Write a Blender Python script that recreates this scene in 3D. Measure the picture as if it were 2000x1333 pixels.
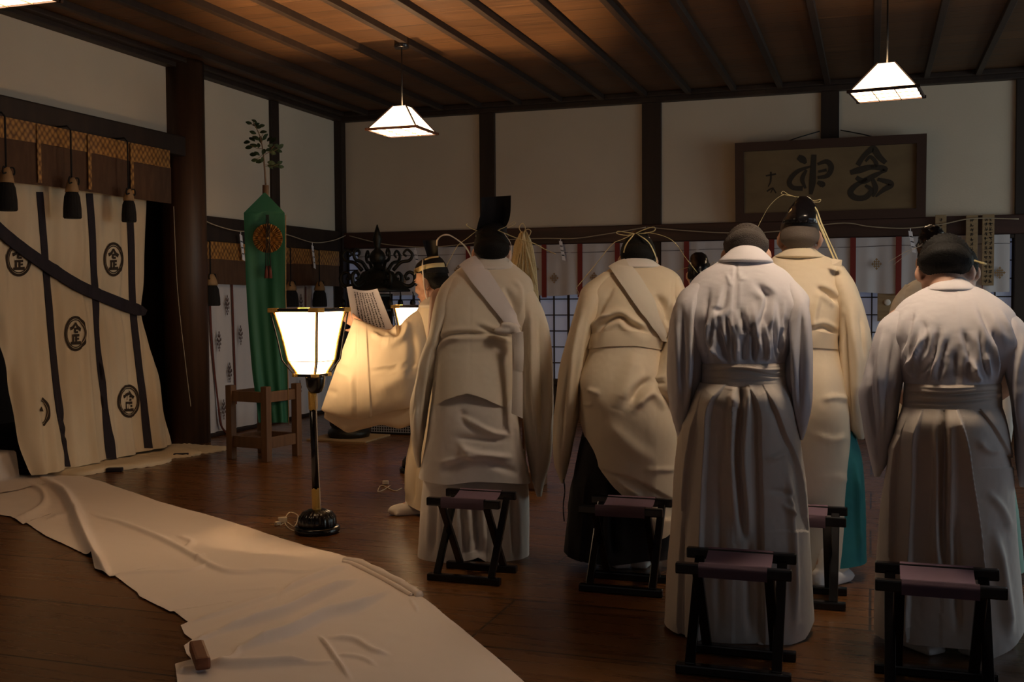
import bpy, bmesh, math, random
import numpy as np
from mathutils import Vector, Matrix
random.seed(7); RNG = np.random.default_rng(7)
for o in list(bpy.data.objects): bpy.data.objects.remove(o, do_unlink=True)
SC = bpy.context.scene; COL = SC.collection
A = lambda *v: np.array(v, float)

# ------------------------------------------------------------------ camera
F_PX, PITCH, ROLL, YAW, CAM_H = 2101.98, .041034, -.0063798, .323048, 1.30
_cy, _sy, _cp, _sp, _cr, _sr = math.cos(YAW), math.sin(YAW), math.cos(PITCH), math.sin(PITCH), math.cos(ROLL), math.sin(ROLL)
FW = A(-_sy*_cp, _cy*_cp, -_sp); _rt0 = A(_cy, _sy, 0); _up0 = np.cross(_rt0, FW)
RT = _cr*_rt0 + _sr*_up0; UP = -_sr*_rt0 + _cr*_up0; CAM = A(0, 0, CAM_H)
cam = bpy.data.cameras.new('camera'); cam.sensor_width = 36; cam.lens = F_PX*36/2000; cam.clip_start = .05
co = bpy.data.objects.new('camera', cam); COL.objects.link(co)
co.matrix_world = Matrix(((RT[0], UP[0], -FW[0], CAM[0]), (RT[1], UP[1], -FW[1], CAM[1]), (RT[2], UP[2], -FW[2], CAM[2]), (0, 0, 0, 1)))
SC.camera = co

# ------------------------------------------------------------------ daylight and exposure
w = bpy.data.worlds.new('sky'); SC.world = w; w.use_nodes = True
w.node_tree.nodes['Background'].inputs[0].default_value = (.62, .76, 1, 1)
w.node_tree.nodes['Background'].inputs[1].default_value = .03
SC.view_settings.view_transform = 'Standard'; SC.view_settings.look = 'None'
SC.view_settings.gamma = 1; SC.view_settings.use_curve_mapping = False
SC.view_settings.exposure = -0.38
def area_light(name, loc, target, sx, sy, power, color):
    l = bpy.data.lights.new(name, 'AREA'); l.shape = 'RECTANGLE'; l.size = sx; l.size_y = sy; l.energy = power; l.color = color
    o = bpy.data.objects.new(name, l); COL.objects.link(o); o.location = loc
    o.rotation_euler = (Vector(target)-Vector(loc)).to_track_quat('-Z', 'Y').to_euler(); return o
# daylight through the open veranda doors on the right-hand side of the hall and behind the photographer
area_light('veranda_daylight', (5.4, 3.2, 1.5), (0, 4.2, .9), 4.5, 2.2, 40, (.66, .80, 1))
area_light('side_doorway_daylight', (5.4, 8.7, 1.5), (0, 9.0, 1.5), 3.6, 2.2, 105, (.80, .92, .90))
area_light('rear_doorway_daylight', (-1.0, -3.4, 1.7), (-1.5, 4, .8), 5.5, 2.4, 4.5, (1, .86, .76))

# ------------------------------------------------------------------ pixel -> place helpers (2000 x 1333 frame)
def ray(x, y): return FW + RT*((x-1000)/F_PX) - UP*((y-666.5)/F_PX)
def on_floor(x, y, z=0.): r = ray(x, y); return CAM + r*((z-CAM_H)/r[2])
def on_Y(x, y, Y): r = ray(x, y); return CAM + r*(Y/r[1])
def on_X(x, y, X): r = ray(x, y); return CAM + r*(X/r[0])
def pix(P):
    v = np.asarray(P, float)-CAM; d = v@FW
    return 1000+F_PX*(v@RT)/d, 666.5-F_PX*(v@UP)/d

# ------------------------------------------------------------------ object helpers
def new_obj(name, V, Fc, mat, parent=None, smooth=True):
    V = np.asarray(V, float)
    if parent is not None: V = V - A(*parent.get('_w', (0, 0, 0)))
    me = bpy.data.meshes.new(name); me.from_pydata([tuple(v) for v in V] if len(V) < 4000 else V.tolist(), [], Fc if isinstance(Fc, list) else Fc.tolist())
    me.materials.append(mat)
    me.polygons.foreach_set('use_smooth', [smooth]*len(me.polygons)); me.update()
    o = bpy.data.objects.new(name, me); COL.objects.link(o)
    if parent is not None: o.parent = parent; o['_w'] = list(parent.get('_w', (0, 0, 0)))
    return o
def root_obj(name, loc, label, cat, group=None):
    o = bpy.data.objects.new(name, None); COL.objects.link(o); o.location = tuple(loc); o['_w'] = [float(c) for c in loc]
    o.empty_display_size = .1
    return tag(o, label, cat, group)
def tag(o, label, cat, group=None, kind=None):
    if label: o['label'] = label
    if cat: o['category'] = cat
    if group: o['group'] = group
    if kind: o['kind'] = kind
    return o
class MB:
    """collects shapes, then links them as one mesh"""
    def __init__(s): s.V = []; s.F = []; s.S = []
    def add(s, V, F, sm=False):
        n = len(s.V); s.V += [tuple(map(float, v)) for v in V]; s.F += [[i+n for i in f] for f in F]; s.S += [sm]*len(F); return s
    def box(s, lo, hi, bev=0., ax=None, org=(0, 0, 0)):
        lo = A(*lo); hi = A(*hi); b = min(bev, .45*min(hi-lo)) if bev else 0
        if b <= 0:
            V = [A(x, y, z) for x in (lo[0], hi[0]) for y in (lo[1], hi[1]) for z in (lo[2], hi[2])]
            Fc = [[0, 1, 3, 2], [4, 6, 7, 5], [0, 4, 5, 1], [2, 3, 7, 6], [0, 2, 6, 4], [1, 5, 7, 3]]
        else:
            bm = bmesh.new(); bmesh.ops.create_cube(bm, size=1)
            for v in bm.verts: v.co = Vector((lo+hi)/2 + A(*v.co)*(hi-lo))
            bmesh.ops.bevel(bm, geom=bm.edges[:], offset=b, segments=2, profile=.6, affect='EDGES')
            bm.verts.ensure_lookup_table(); V = [A(*v.co) for v in bm.verts]; Fc = [[v.index for v in f.verts] for f in bm.faces]; bm.free()
        if ax is not None: V = [A(*org)+A(*ax[0])*v[0]+A(*ax[1])*v[1]+A(*ax[2])*v[2] for v in V]
        return s.add(V, Fc)
    def beam(s, p, q, wx, wz, up=(0, 0, 1), bev=0.):
        p = A(*p); q = A(*q); d = q-p; L = np.linalg.norm(d); d /= L
        sd = np.cross(d, A(*up)); n = np.linalg.norm(sd); sd = sd/n if n > 1e-6 else A(1, 0, 0); u = np.cross(sd, d)
        return s.box((0, -wx/2, -wz/2), (L, wx/2, wz/2), bev, (d, sd, u), p)
    def tube(s, P, r, n=10, cap=True, flat=1., up=None):
        P = [A(*p) for p in P]; R = [r]*len(P) if np.isscalar(r) else list(r); V = []; Fc = []; pu = A(0, 0, 1) if up is None else A(*up)
        for i, p in enumerate(P):
            t = P[min(i+1, len(P)-1)]-P[max(i-1, 0)]; t = t/(np.linalg.norm(t)+1e-9)
            sd = np.cross(t, pu)
            if np.linalg.norm(sd) < 1e-3: sd = np.cross(t, A(1, .1, 0))
            sd /= np.linalg.norm(sd); u = np.cross(sd, t); pu = u if up is None else A(*up)
            for k in range(n):
                a = 2*math.pi*k/n; V.append(p + R[i]*(sd*math.cos(a)+u*math.sin(a)*flat))
        for i in range(len(P)-1):
            for k in range(n): Fc.append([i*n+k, i*n+(k+1) % n, (i+1)*n+(k+1) % n, (i+1)*n+k])
        if cap: Fc += [list(range(n))[::-1], [(len(P)-1)*n+k for k in range(n)]]
        return s.add(V, Fc, True)
    def lathe(s, prof, c=(0, 0, 0), n=32, lobes=0, amp=0., rot=0., sq=None):
        V = []; Fc = []; c = A(*c)
        for (r, z) in prof:
            for k in range(n):
                a = 2*math.pi*k/n; rr = r*(1+amp*abs(math.sin(a*lobes/2))-amp) if lobes else r
                V.append(c+A(rr*math.cos(a+rot), rr*math.sin(a+rot), z))
        m = len(prof)
        for i in range(m-1):
            for k in range(n): Fc.append([i*n+k, i*n+(k+1) % n, (i+1)*n+(k+1) % n, (i+1)*n+k])
        Fc += [list(range(n))[::-1], [(m-1)*n+k for k in range(n)]]
        return s.add(V, Fc, True)
    def sphere(s, c, r, ax=None, nu=20, nv=12):
        c = A(*c); r = A(*r) if not np.isscalar(r) else A(r, r, r); V = []; Fc = []
        for j in range(nv+1):
            p = math.pi*j/nv
            for k in range(nu):
                a = 2*math.pi*k/nu; v = A(math.sin(p)*math.cos(a), math.sin(p)*math.sin(a), math.cos(p))*r
                V.append(c + (v if ax is None else A(*ax[0])*v[0]+A(*ax[1])*v[1]+A(*ax[2])*v[2]))
        for j in range(nv):
            for k in range(nu): Fc.append([j*nu+k, (j+1)*nu+k, (j+1)*nu+(k+1) % nu, j*nu+(k+1) % nu])
        return s.add(V, Fc, True)
    def grid(s, G, sm=True, closed=False):
        m, n = len(G), len(G[0]); V = [p for row in G for p in row]; Fc = []
        for i in range(m-1):
            for k in range(n if closed else n-1): Fc.append([i*n+k, i*n+(k+1) % n, (i+1)*n+(k+1) % n, (i+1)*n+k])
        return s.add(V, Fc, sm)
    def slab(s, poly, thick, sm=False):
        """a flat polygon (list of 3-D points) given thickness along vector `thick`"""
        n = len(poly); P = [A(*p) for p in poly]; Q = [p+A(*thick) for p in P]
        Fc = [list(range(n))[::-1], list(range(n, 2*n))]+[[i, (i+1) % n, n+(i+1) % n, n+i] for i in range(n)]
        return s.add(P+Q, Fc, sm)
    def build(s, name, mat, parent=None, smooth=None):
        V = np.array(s.V)
        if parent is not None: V = V - A(*parent.get('_w', (0, 0, 0)))
        me = bpy.data.meshes.new(name); me.from_pydata(V.tolist(), [], s.F); me.materials.append(mat)
        me.polygons.foreach_set('use_smooth', s.S if smooth is None else [smooth]*len(s.F)); me.update()
        o = bpy.data.objects.new(name, me); COL.objects.link(o)
        if parent is not None: o.parent = parent; o['_w'] = list(parent.get('_w', (0, 0, 0)))
        return o
def struct(o): o['kind'] = 'structure'; return o
def copy_tree(o, parent=None):
    c = o.copy(); COL.objects.link(c)
    if parent is not None: c.parent = parent
    for ch in [x for x in COL.objects if x.parent == o]: copy_tree(ch, c)
    return c
def catmull(P, n):
    """smooth curve through points P (k x d) -> n samples"""
    P = np.asarray(P, float)
    if len(P) == 2: return P[0]+(P[1]-P[0])*np.linspace(0, 1, n)[:, None]
    Q = np.vstack([2*P[0]-P[1], P, 2*P[-1]-P[-2]]); m = len(P)-1
    t = np.linspace(0, m-1e-6, n); i = t.astype(int); f = (t-i)[:, None]
    a, b, c, d = Q[i], Q[i+1], Q[i+2], Q[i+3]
    return .5*(2*b+(c-a)*f+(2*a-5*b+4*c-d)*f*f+(3*b-a-3*c+d)*f**3)
def vnoise(P, seed=0):
    """smooth value noise on points (n x 3), about -1..1"""
    P = np.asarray(P, float)+seed*17.31; i = np.floor(P).astype(np.int64); f = P-i; f = f*f*(3-2*f); out = 0
    for dx in (0, 1):
        for dy in (0, 1):
            for dz in (0, 1):
                h = ((i[:, 0]+dx)*73856093) ^ ((i[:, 1]+dy)*19349663) ^ ((i[:, 2]+dz)*83492791); h = (h*2654435761) & 0xffffffff; h ^= h >> 15; h = (h*2246822519) & 0xffffffff
                v = (h & 0xffff)/32767.5-1
                out = out + v*np.where(dx, f[:, 0], 1-f[:, 0])*np.where(dy, f[:, 1], 1-f[:, 1])*np.where(dz, f[:, 2], 1-f[:, 2])
    return out

# ------------------------------------------------------------------ materials
def mat(name, color, rough=.6, metal=0., spec=.5, grain=None, bump=None, emit=None, var=None, weave=None):
    """grain=(scale xyz, dark colour, contrast); bump=(scale, strength, distance); var=(scale, dark colour)"""
    m = bpy.data.materials.new(name); m.use_nodes = True; nt = m.node_tree; N = nt.nodes; L = nt.links
    b = N['Principled BSDF']; b.inputs['Base Color'].default_value = (*color, 1); b.inputs['Roughness'].default_value = rough
    b.inputs['Metallic'].default_value = metal; b.inputs['Specular IOR Level'].default_value = spec
    tc = N.new('ShaderNodeTexCoord'); src = tc.outputs['Object']
    if grain or var:
        sc, dark, lo, hi = (grain if grain else (var[0], var[1], .35, .7))
        mp = N.new('ShaderNodeMapping'); mp.inputs['Scale'].default_value = sc if not np.isscalar(sc) else (sc,)*3
        nz = N.new('ShaderNodeTexNoise'); nz.inputs['Scale'].default_value = 1; nz.inputs['Detail'].default_value = 5
        rp = N.new('ShaderNodeValToRGB'); rp.color_ramp.elements[0].position = lo; rp.color_ramp.elements[1].position = hi
        rp.color_ramp.elements[0].color = (*dark, 1); rp.color_ramp.elements[1].color = (*color, 1)
        L.new(src, mp.inputs[0]); L.new(mp.outputs[0], nz.inputs['Vector']); L.new(nz.outputs['Fac'], rp.inputs[0]); L.new(rp.outputs[0], b.inputs['Base Color'])
    h = None
    if bump:
        nz = N.new('ShaderNodeTexNoise'); nz.inputs['Scale'].default_value = bump[0]; nz.inputs['Detail'].default_value = 4; L.new(src, nz.inputs['Vector'])
        bp = N.new('ShaderNodeBump'); bp.inputs['Strength'].default_value = bump[1]; bp.inputs['Distance'].default_value = bump[2]
        L.new(nz.outputs['Fac'], bp.inputs['Height']); L.new(bp.outputs[0], b.inputs['Normal'])
    if emit: b.inputs['Emission Color'].default_value = (*emit[0], 1); b.inputs['Emission Strength'].default_value = emit[1]
    return m
M = {}
M['plaster'] = mat('aged_plaster', (.69, .60, .48), .9, var=((.7, .7, .7), (.62, .53, .42)), bump=(60, .12, .01))
M['timber'] = mat('dark_timber', (.028, .014, .008), .6, grain=((14, 14, 1.2), (.013, .006, .004), .3, .7))
M['column'] = mat('brown_column_wood', (.085, .040, .020), .5, grain=((16, 16, .8), (.04, .018, .010), .3, .7))
M['nageshi'] = mat('red_brown_beam_wood', (.060, .022, .015), .5, grain=((1.5, 14, 14), (.03, .012, .008), .3, .7))
M['black'] = mat('black_lacquer', (.006, .005, .006), .22)
M['blackmatte'] = mat('black_gauze', (.006, .005, .006), .7, spec=.25)
M['gold'] = mat('brass_fitting', (.70, .46, .13), .35, metal=.9, bump=(220, .6, .01))
M['brocade'] = None
M['white'] = mat('white_cotton', (.76, .71, .66), .85, bump=(420, .15, .002))
M['runner'] = mat('white_runner_cotton', (.80, .70, .63), .9, bump=(300, .12, .002))
M['cream'] = mat('cream_silk', (.76, .69, .58), .62, spec=.35, bump=(500, .12, .002))
M['creamrich'] = mat('warm_cream_damask', (.78, .66, .49), .6, spec=.35, bump=(400, .12, .002))
M['kimono'] = mat('white_kimono_cotton', (.74, .70, .72), .85, bump=(420, .15, .002))
M['hakama'] = mat('white_hakama_cotton', (.66, .58, .50), .85, bump=(420, .15, .002))
M['blackcloth'] = mat('black_hakama_cloth', (.012, .010, .011), .8)
M['teal'] = mat('teal_hakama_cloth', (.02, .20, .21), .75)
M['green_hakama'] = mat('pale_green_hakama_cloth', (.22, .40, .33), .75)
M['skin'] = mat('skin', (.62, .36, .25), .55, bump=(90, .1, .003))
M['hair'] = mat('black_hair', (.008, .007, .006), .7, spec=.2, bump=(160, .4, .008))
M['greyhair'] = mat('grey_brown_cropped_hair', (.085, .065, .052), .8, bump=(260, .9, .01))
M['shaved'] = mat('shaved_scalp', (.115, .088, .070), .7, bump=(300, .5, .004))
M['ribbon'] = mat('straw_coloured_paper_cord', (.70, .58, .30), .6)
M['cord'] = mat('white_cord', (.75, .66, .55), .7)
M['hempcord'] = mat('pale_hemp_rope', (.42, .34, .24), .9)
M['purple'] = mat('purple_seat_cloth', (.20, .125, .165), .85, bump=(400, .2, .003))
M['strap'] = mat('dark_purple_ribbon', (.017, .010, .020), .8, var=((38, 38, 16), (.011, .007, .014)))
M['curtain'] = mat('unbleached_curtain_cotton', (.72, .61, .45), .9, bump=(300, .15, .003), var=((3, 3, 1.1), (.62, .50, .34)))
M['curtain_white'] = mat('white_curtain_silk', (.56, .54, .57), .85, bump=(300, .15, .003))
M['red'] = mat('dark_red_ribbon', (.19, .022, .016), .8)
M['redbrown'] = mat('red_brown_ribbon', (.115, .026, .018), .8)
M['crest'] = mat('dark_brown_dye', (.035, .022, .014), .9)
M['crestgold'] = mat('gold_brown_dye', (.30, .185, .085), .9)
M['crestleaf'] = mat('dull_brown_leaf_dye', (.085, .055, .055), .9)
M['brownband'] = mat('brown_valance_cloth', (.10, .050, .026), .9, var=((30, 30, 6), (.075, .036, .018)))
M['tassel'] = mat('black_tassel_thread', (.007, .006, .007), .7, bump=(300, 1., .01))
M['tasselcap'] = mat('dull_gold_tassel_cap', (.34, .21, .10), .6)
M['green'] = mat('deep_green_silk', (.008, .095, .052), .6, spec=.4, bump=(300, .12, .003))
M['standwood'] = mat('plain_brown_wood', (.15, .076, .034), .55, grain=((25, 25, 2), (.095, .046, .02), .3, .7))
M['leaf'] = mat('dark_green_leaf', (.014, .032, .013), .65, spec=.25)
M['twig'] = mat('brown_twig', (.12, .075, .045), .7)
M['bronze'] = mat('dark_bronze', (.020, .018, .014), .45, metal=.6, bump=(40, .3, .01))
M['paper'] = mat('white_paper', (.84, .82, .88), .8)
M['ink'] = mat('black_ink', (.012, .011, .012), .8)
M['framewood'] = mat('dark_frame_wood', (.045, .018, .011), .5)
M['tablet'] = mat('aged_board', (.34, .24, .13), .75, grain=((4, 30, 30), (.25, .165, .085), .3, .7))
M['gilt'] = mat('aged_tan_panel', (.20, .135, .065), .7, var=((3, 3, 6), (.16, .105, .05)))
M['gray'] = mat('grey_painted_metal', (.30, .30, .33), .6)
M['plug'] = mat('cream_plastic', (.55, .47, .36), .5)
M['darkcord'] = mat('black_rubber', (.012, .011, .011), .5)
M['block'] = mat('brown_wood_block', (.22, .075, .028), .45, grain=((30, 6, 30), (.14, .045, .018), .3, .7))
M['hemp'] = mat('pale_yellow_hemp', (.66, .52, .28), .75, bump=(120, .6, .01))
M['eye'] = mat('dark_eye', (.01, .008, .008), .25)
M['lip'] = mat('lip_skin', (.50, .20, .16), .5)

def node_mat(name, build):
    m = bpy.data.materials.new(name); m.use_nodes = True; nt = m.node_tree
    build(nt.nodes, nt.links, nt.nodes['Principled BSDF'], nt.nodes.new('ShaderNodeTexCoord').outputs['Object']); return m
def boards(base, dark, plank, length, along, gap, rough, grain, bumpd=.002, patch=None):
    """timber boards: long side along axis `along` (0 = X, 1 = Y)"""
    def f(N, L, b, src):
        sep = N.new('ShaderNodeSeparateXYZ'); L.new(src, sep.inputs[0]); cmb = N.new('ShaderNodeCombineXYZ')
        L.new(sep.outputs[along], cmb.inputs[0]); L.new(sep.outputs[1-along], cmb.inputs[1])
        br = N.new('ShaderNodeTexBrick'); br.inputs['Scale'].default_value = 1; br.offset = .37; br.offset_frequency = 2
        br.inputs['Brick Width'].default_value = length; br.inputs['Row Height'].default_value = plank; br.inputs['Mortar Size'].default_value = gap
        br.inputs['Mortar Smooth'].default_value = .3; br.inputs['Bias'].default_value = -.1
        br.inputs['Color1'].default_value = (*base, 1); br.inputs['Color2'].default_value = (*[c*.72 for c in base], 1); br.inputs['Mortar'].default_value = (*[c*.12 for c in dark], 1)
        L.new(cmb.outputs[0], br.inputs['Vector'])
        mp = N.new('ShaderNodeMapping'); mp.inputs['Scale'].default_value = (grain[0], grain[1], 1); L.new(cmb.outputs[0], mp.inputs[0])
        nz = N.new('ShaderNodeTexNoise'); nz.inputs['Scale'].default_value = 1; nz.inputs['Detail'].default_value = 6; nz.inputs['Distortion'].default_value = .6; L.new(mp.outputs[0], nz.inputs['Vector'])
        rp = N.new('ShaderNodeValToRGB'); rp.color_ramp.elements[0].position = .32; rp.color_ramp.elements[1].position = .68
        rp.color_ramp.elements[0].color = (*[d/bb for d, bb in zip(dark, base)], 1); rp.color_ramp.elements[1].color = (1, 1, 1, 1); L.new(nz.outputs['Fac'], rp.inputs[0])
        mx = N.new('ShaderNodeMix'); mx.data_type = 'RGBA'; mx.blend_type = 'MULTIPLY'; mx.inputs[0].default_value = 1
        L.new(br.outputs['Color'], mx.inputs[6]); L.new(rp.outputs[0], mx.inputs[7]); L.new(mx.outputs[2], b.inputs['Base Color'])
        b.inputs['Roughness'].default_value = rough
        rr = N.new('ShaderNodeMapRange'); rr.inputs[3].default_value = rough*.75; rr.inputs[4].default_value = rough*1.35; L.new(nz.outputs['Fac'], rr.inputs[0]); L.new(rr.outputs[0], b.inputs['Roughness'])
        bp = N.new('ShaderNodeBump'); bp.inputs['Strength'].default_value = .5; bp.inputs['Distance'].default_value = bumpd
        iv = N.new('ShaderNodeMath'); iv.operation = 'MULTIPLY_ADD'; iv.inputs[1].default_value = -1; L.new(br.outputs['Fac'], iv.inputs[0]); L.new(nz.outputs['Fac'], iv.inputs[2])
        L.new(iv.outputs[0], bp.inputs['Height']); L.new(bp.outputs[0], b.inputs['Normal'])
    return f
M['floor'] = node_mat('polished_floor_boards', boards((.165, .070, .021), (.120, .048, .014), .62, 3.9, 0, .006, .27, (1.3, 26), .0012))
M['ceiling'] = node_mat('ceiling_boards', boards((.125, .058, .020), (.062, .027, .009), .30, 6., 0, .004, .6, (1.0, 30), .004))
def brocade(N, L, b, src):
    sep = N.new('ShaderNodeSeparateXYZ'); L.new(src, sep.inputs[0]); cmb = N.new('ShaderNodeCombineXYZ')
    ad = N.new('ShaderNodeMath'); ad.operation = 'ADD'; L.new(sep.outputs[0], ad.inputs[0]); L.new(sep.outputs[1], ad.inputs[1])
    L.new(ad.outputs[0], cmb.inputs[0]); L.new(sep.outputs[2], cmb.inputs[1])
    mp = N.new('ShaderNodeMapping'); mp.inputs['Scale'].default_value = (26, 22, 1); mp.inputs['Rotation'].default_value = (0, 0, math.pi/4); L.new(cmb.outputs[0], mp.inputs[0])
    vo = N.new('ShaderNodeTexVoronoi'); vo.inputs['Scale'].default_value = 1; vo.inputs['Randomness'].default_value = .25; L.new(mp.outputs[0], vo.inputs['Vector'])
    rp = N.new('ShaderNodeValToRGB'); e = rp.color_ramp.elements; e[0].position = .18; e[0].color = (.50, .25, .06, 1); e[1].position = .62; e[1].color = (.13, .05, .012, 1)
    L.new(vo.outputs['Distance'], rp.inputs[0]); L.new(rp.outputs[0], b.inputs['Base Color']); b.inputs['Roughness'].default_value = .5
M['brocade'] = node_mat('gold_brocade', brocade)
def emis(name, color, strength, base=(.8, .75, .65)):
    return mat(name, base, .9, emit=(color, strength))
M['lamp_paper'] = emis('glowing_lamp_paper', (1, .70, .42), 5)
M['lamp_base'] = emis('glowing_lamp_underside', (1, .70, .42), 20)
M['lamp_base_bright'] = emis('bright_lamp_underside', (1, .77, .55), 52)
M['lantern_paper'] = emis('glowing_lantern_paper', (1, .65, .34), 15)
M['framedink'] = mat('faded_brown_ink', (.035, .024, .014), .8)
M['bulb'] = emis('bulb_glass', (1, .60, .28), 18000)
M['shoji'] = emis('daylit_shoji_paper', (.46, .56, .86), .10, (.55, .56, .6))
# ================================================================== THE HALL
XL, YB, ZC = -5.9, 11.3, 3.42
XR, YR = 5.6, -3.6
def sbox(name, lo, hi, m, bev=.006): return struct(MB().box(lo, hi, bev).build(name, m))
sbox('floor', (XL-.3, YR-.2, -.12), (XR+.3, YB+.3, 0), M['floor'], 0)
sbox('ceiling', (XL-.3, YR-.2, ZC), (XR+.3, YB+.3, ZC+.12), M['ceiling'], 0)
_t = [0]
def trim(lo, hi, m, bev=.008):
    _t[0] += 1; return sbox('trim_%d' % _t[0], lo, hi, m, bev)
# walls: plaster above, boards below
wl = MB()
wl.box((XL-.12, YR, 2.66), (XL, 8.28, ZC)).box((XL-.12, 8.28, 1.9), (XL, YB, ZC)).box((XL-.12, 8.28, 0), (XL-.06, YB, 1.9)).box((XL-.12, YR, 0), (XL, 3.4, 2.66))
struct(wl.build('wall_left', M['plaster']))
wb = MB(); wb.box((XL, YB, 1.95), (XR, YB+.12, ZC))
struct(wb.build('wall_back', M['plaster']))
wr = MB()
wr.box((XR, YR, 2.35), (XR+.12, YB, ZC)).box((XR, YR, 0), (XR+.12, .7, 2.35)).box((XR, 5.7, 0), (XR+.12, 6.8, 2.35)).box((XR, 10.6, 0), (XR+.12, YB, 2.35))
struct(wr.build('wall_right', M['plaster']))
wf = MB()
wf.box((XL, YR-.12, 2.7), (XR, YR, ZC)).box((XL, YR-.12, 0), (-4.0, YR, 2.7)).box((2.2, YR-.12, 0), (XR, YR, 2.7))
struct(wf.build('wall_front', M['plaster']))
# ceiling battens, running towards the back wall
for k in range(-14, 12):
    x = .48+.4565*k
    if x > XL+.1 and x < XR-.1: trim((x-.026, YR, ZC-.052), (x+.026, YB-.1, ZC+.002), M['timber'], .004)
# cornices
trim((XL, YR, 3.335), (XL+.10, YB, ZC), M['timber']); trim((XL, YR, 3.375), (XL+.17, YB, ZC), M['timber'])
trim((XL, YB-.10, 3.325), (XR, YB, ZC), M['timber']); trim((XL, YB-.17, 3.37), (XR, YB, ZC), M['timber'])
# left wall: round column, lintel, posts, beams
col = MB().lathe([(.198, 0), (.198, 3.42)], (XL+.02, 8.285, 0), 48); struct(col.build('trim_column', M['column']))
trim((XL-.06, YR, 2.555), (XL+.16, 8.14, 2.728), M['timber'], .012)
trim((XL-.02, 9.79, 2.06), (XL+.03, 9.945, 3.34), M['timber'])
trim((XL-.02, 11.2, 0), (XL+.10, YB, 3.34), M['timber'])
trim((XL-.02, 8.42, 1.83), (XL+.07, YB, 2.068), M['timber'], .012)
trim((XL-.02, 8.42, -.0), (XL+.05, YB, .035), M['timber'])
# dark neighbouring room seen past the curtain of the left bay
trim((XL-1.6, 3.2, 0), (XL-1.5, 8.6, 2.7), M['timber']); trim((XL-1.6, 8.42, 0), (XL-.12, 8.5, 2.7), M['timber'])
trim((XL-1.6, 3.2, 2.62), (XL-.12, 8.5, 2.7), M['timber']); trim((XL-1.6, 3.2, -.1), (XL-.3, 8.5, .19), M['timber']); trim((XL-1.6, 3.2, 0), (XL-.12, 3.3, 2.7), M['timber'])
# back wall: posts, red-brown beam, sill, dado
for x0, x1 in ((-4.14, -3.96), (-2.315, -2.11), (-.50, -.325), (1.28, 1.48), (3.1, 3.28)):
    trim((x0, YB-.035, 0), (x1, YB+.02, 3.34), M['timber'])
trim((XL, YB-.075, 1.868), (XR, YB+.03, 2.052), M['nageshi'], .012)
trim((XL, YB-.045, .335), (XR, YB+.06, .40), M['timber'])
sbox('wall_back_dado', (XL, YB, 0), (XR, YB+.1, .34), M['timber'])
trim((XL, YB-.03, 1.83), (XR, YB+.06, 1.87), M['timber'])
# shoji windows between the posts (paper lit by the daylight outside)
bays = [(-5.80, -4.14), (-3.96, -2.315), (-2.11, -.50), (-.325, 1.28), (1.48, 3.1), (3.28, 5.6)]
for n, (x0, x1) in enumerate(bays):
    wd = root_obj('window_%d' % (n+1), ((x0+x1)/2, YB, .40), None, None); struct(wd)
    MB().box((x0, YB+.03, .40), (x1, YB+.036, 1.85)).build('paper', M['shoji'], wd, False)
    fr = MB(); zc = .40; dz = .178
    for k in range(1, 9): fr.box((x0, YB+.012, .40+k*.1745-.006), (x1, YB+.03, .40+k*.1745+.006))
    m = int(round((x1-x0)/.163))
    for k in range(m+1):
        x = x0+(x1-x0)*k/m; h = .016 if k in (0, m) else (.012 if k == m//2 else .0065)
        fr.box((x-h, YB+.008, .40), (x+h, YB+.031, 1.85))
    fr.build('lattice', M['timber'], wd)

# ------------------------------------------------------------------ white valance with red strips and gold crests along the back wall
vx = [on_Y(x, 520, YB-.09)[0] for x in (792, 1340)]
def valance_piece(x0, x1, lab, reds):
    t = root_obj('valance', ((x0+x1)/2, YB-.11, 1.31), lab, 'valance', None)
    nx = int((x1-x0)/.012); nz = 26; G = []
    xs = np.linspace(x0, x1, nx); wav = .010*np.sin(xs*9.1+1)+.006*np.sin(xs*23+.4)+.004*np.sin(xs*41)
    for j in range(nz):
        v = j/(nz-1); z = 1.862-v*(.545+.008*np.sin(xs*5.2)+.004*np.sin(xs*13))
        G.append([A(x, YB-.085-v*.012+wv*(.35+.65*v), zz) for x, wv, zz in zip(xs, wav, z)])
    MB().grid(G).build('cloth', M['curtain_white'], t)
    s = MB()
    s.tube([A(x, YB-.093, 1.775+.004*math.sin(7*x)) for x in np.linspace(x0, x1, 40)], .0028, 6); s.build('drawstring', M['crestleaf'], t)
    for x in reds:
        G = [[A(xx, YB-.108, z) for xx in np.linspace(x-.027, x+.027, 4)] for z in np.linspace(1.865, 1.29, 8)]
        G2 = [[p+A(0, .004, 0) for p in r] for r in G]
        MB().grid(G).grid(G2).build('red_strip', M['red'], t)
    return t
def flower_crest(parent, x, z, s, m, y):
    b = MB()
    for i in range(-2, 3):
        for j in range(-2, 3):
            if abs(i)+abs(j) > 2: continue
            cx, cz = x+i*.30*s, z+j*.36*s
            r = .21*s*(1 if (i+j) % 2 == 0 else .8)
            b.slab([A(cx+r*math.cos(a)*(.75+.25*math.cos(4*a)), y, cz+1.25*r*math.sin(a)*(.75+.25*math.cos(4*a))) for a in np.linspace(0, 2*math.pi, 17)[:-1]], (0, .0015, 0))
    return b.build('crest', m, parent)
reds = [on_Y(px, 520, YB-.1)[0] for px in (1063, 1133, 1206, 1341, 1507, 1666, 1755)]
step = .44
segs = [(-5.62, -2.325, 'white valance with red strips along the back wall left of the middle post', [r for r in reds if r < -2.4]+[reds[0]-step*k for k in (1, 2)]),
        (-2.10, 1.235, 'white valance with red strips and gold crests under the framed calligraphy', [r for r in reds if -2.1 < r < 1.2]+[1.02])]
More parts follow.
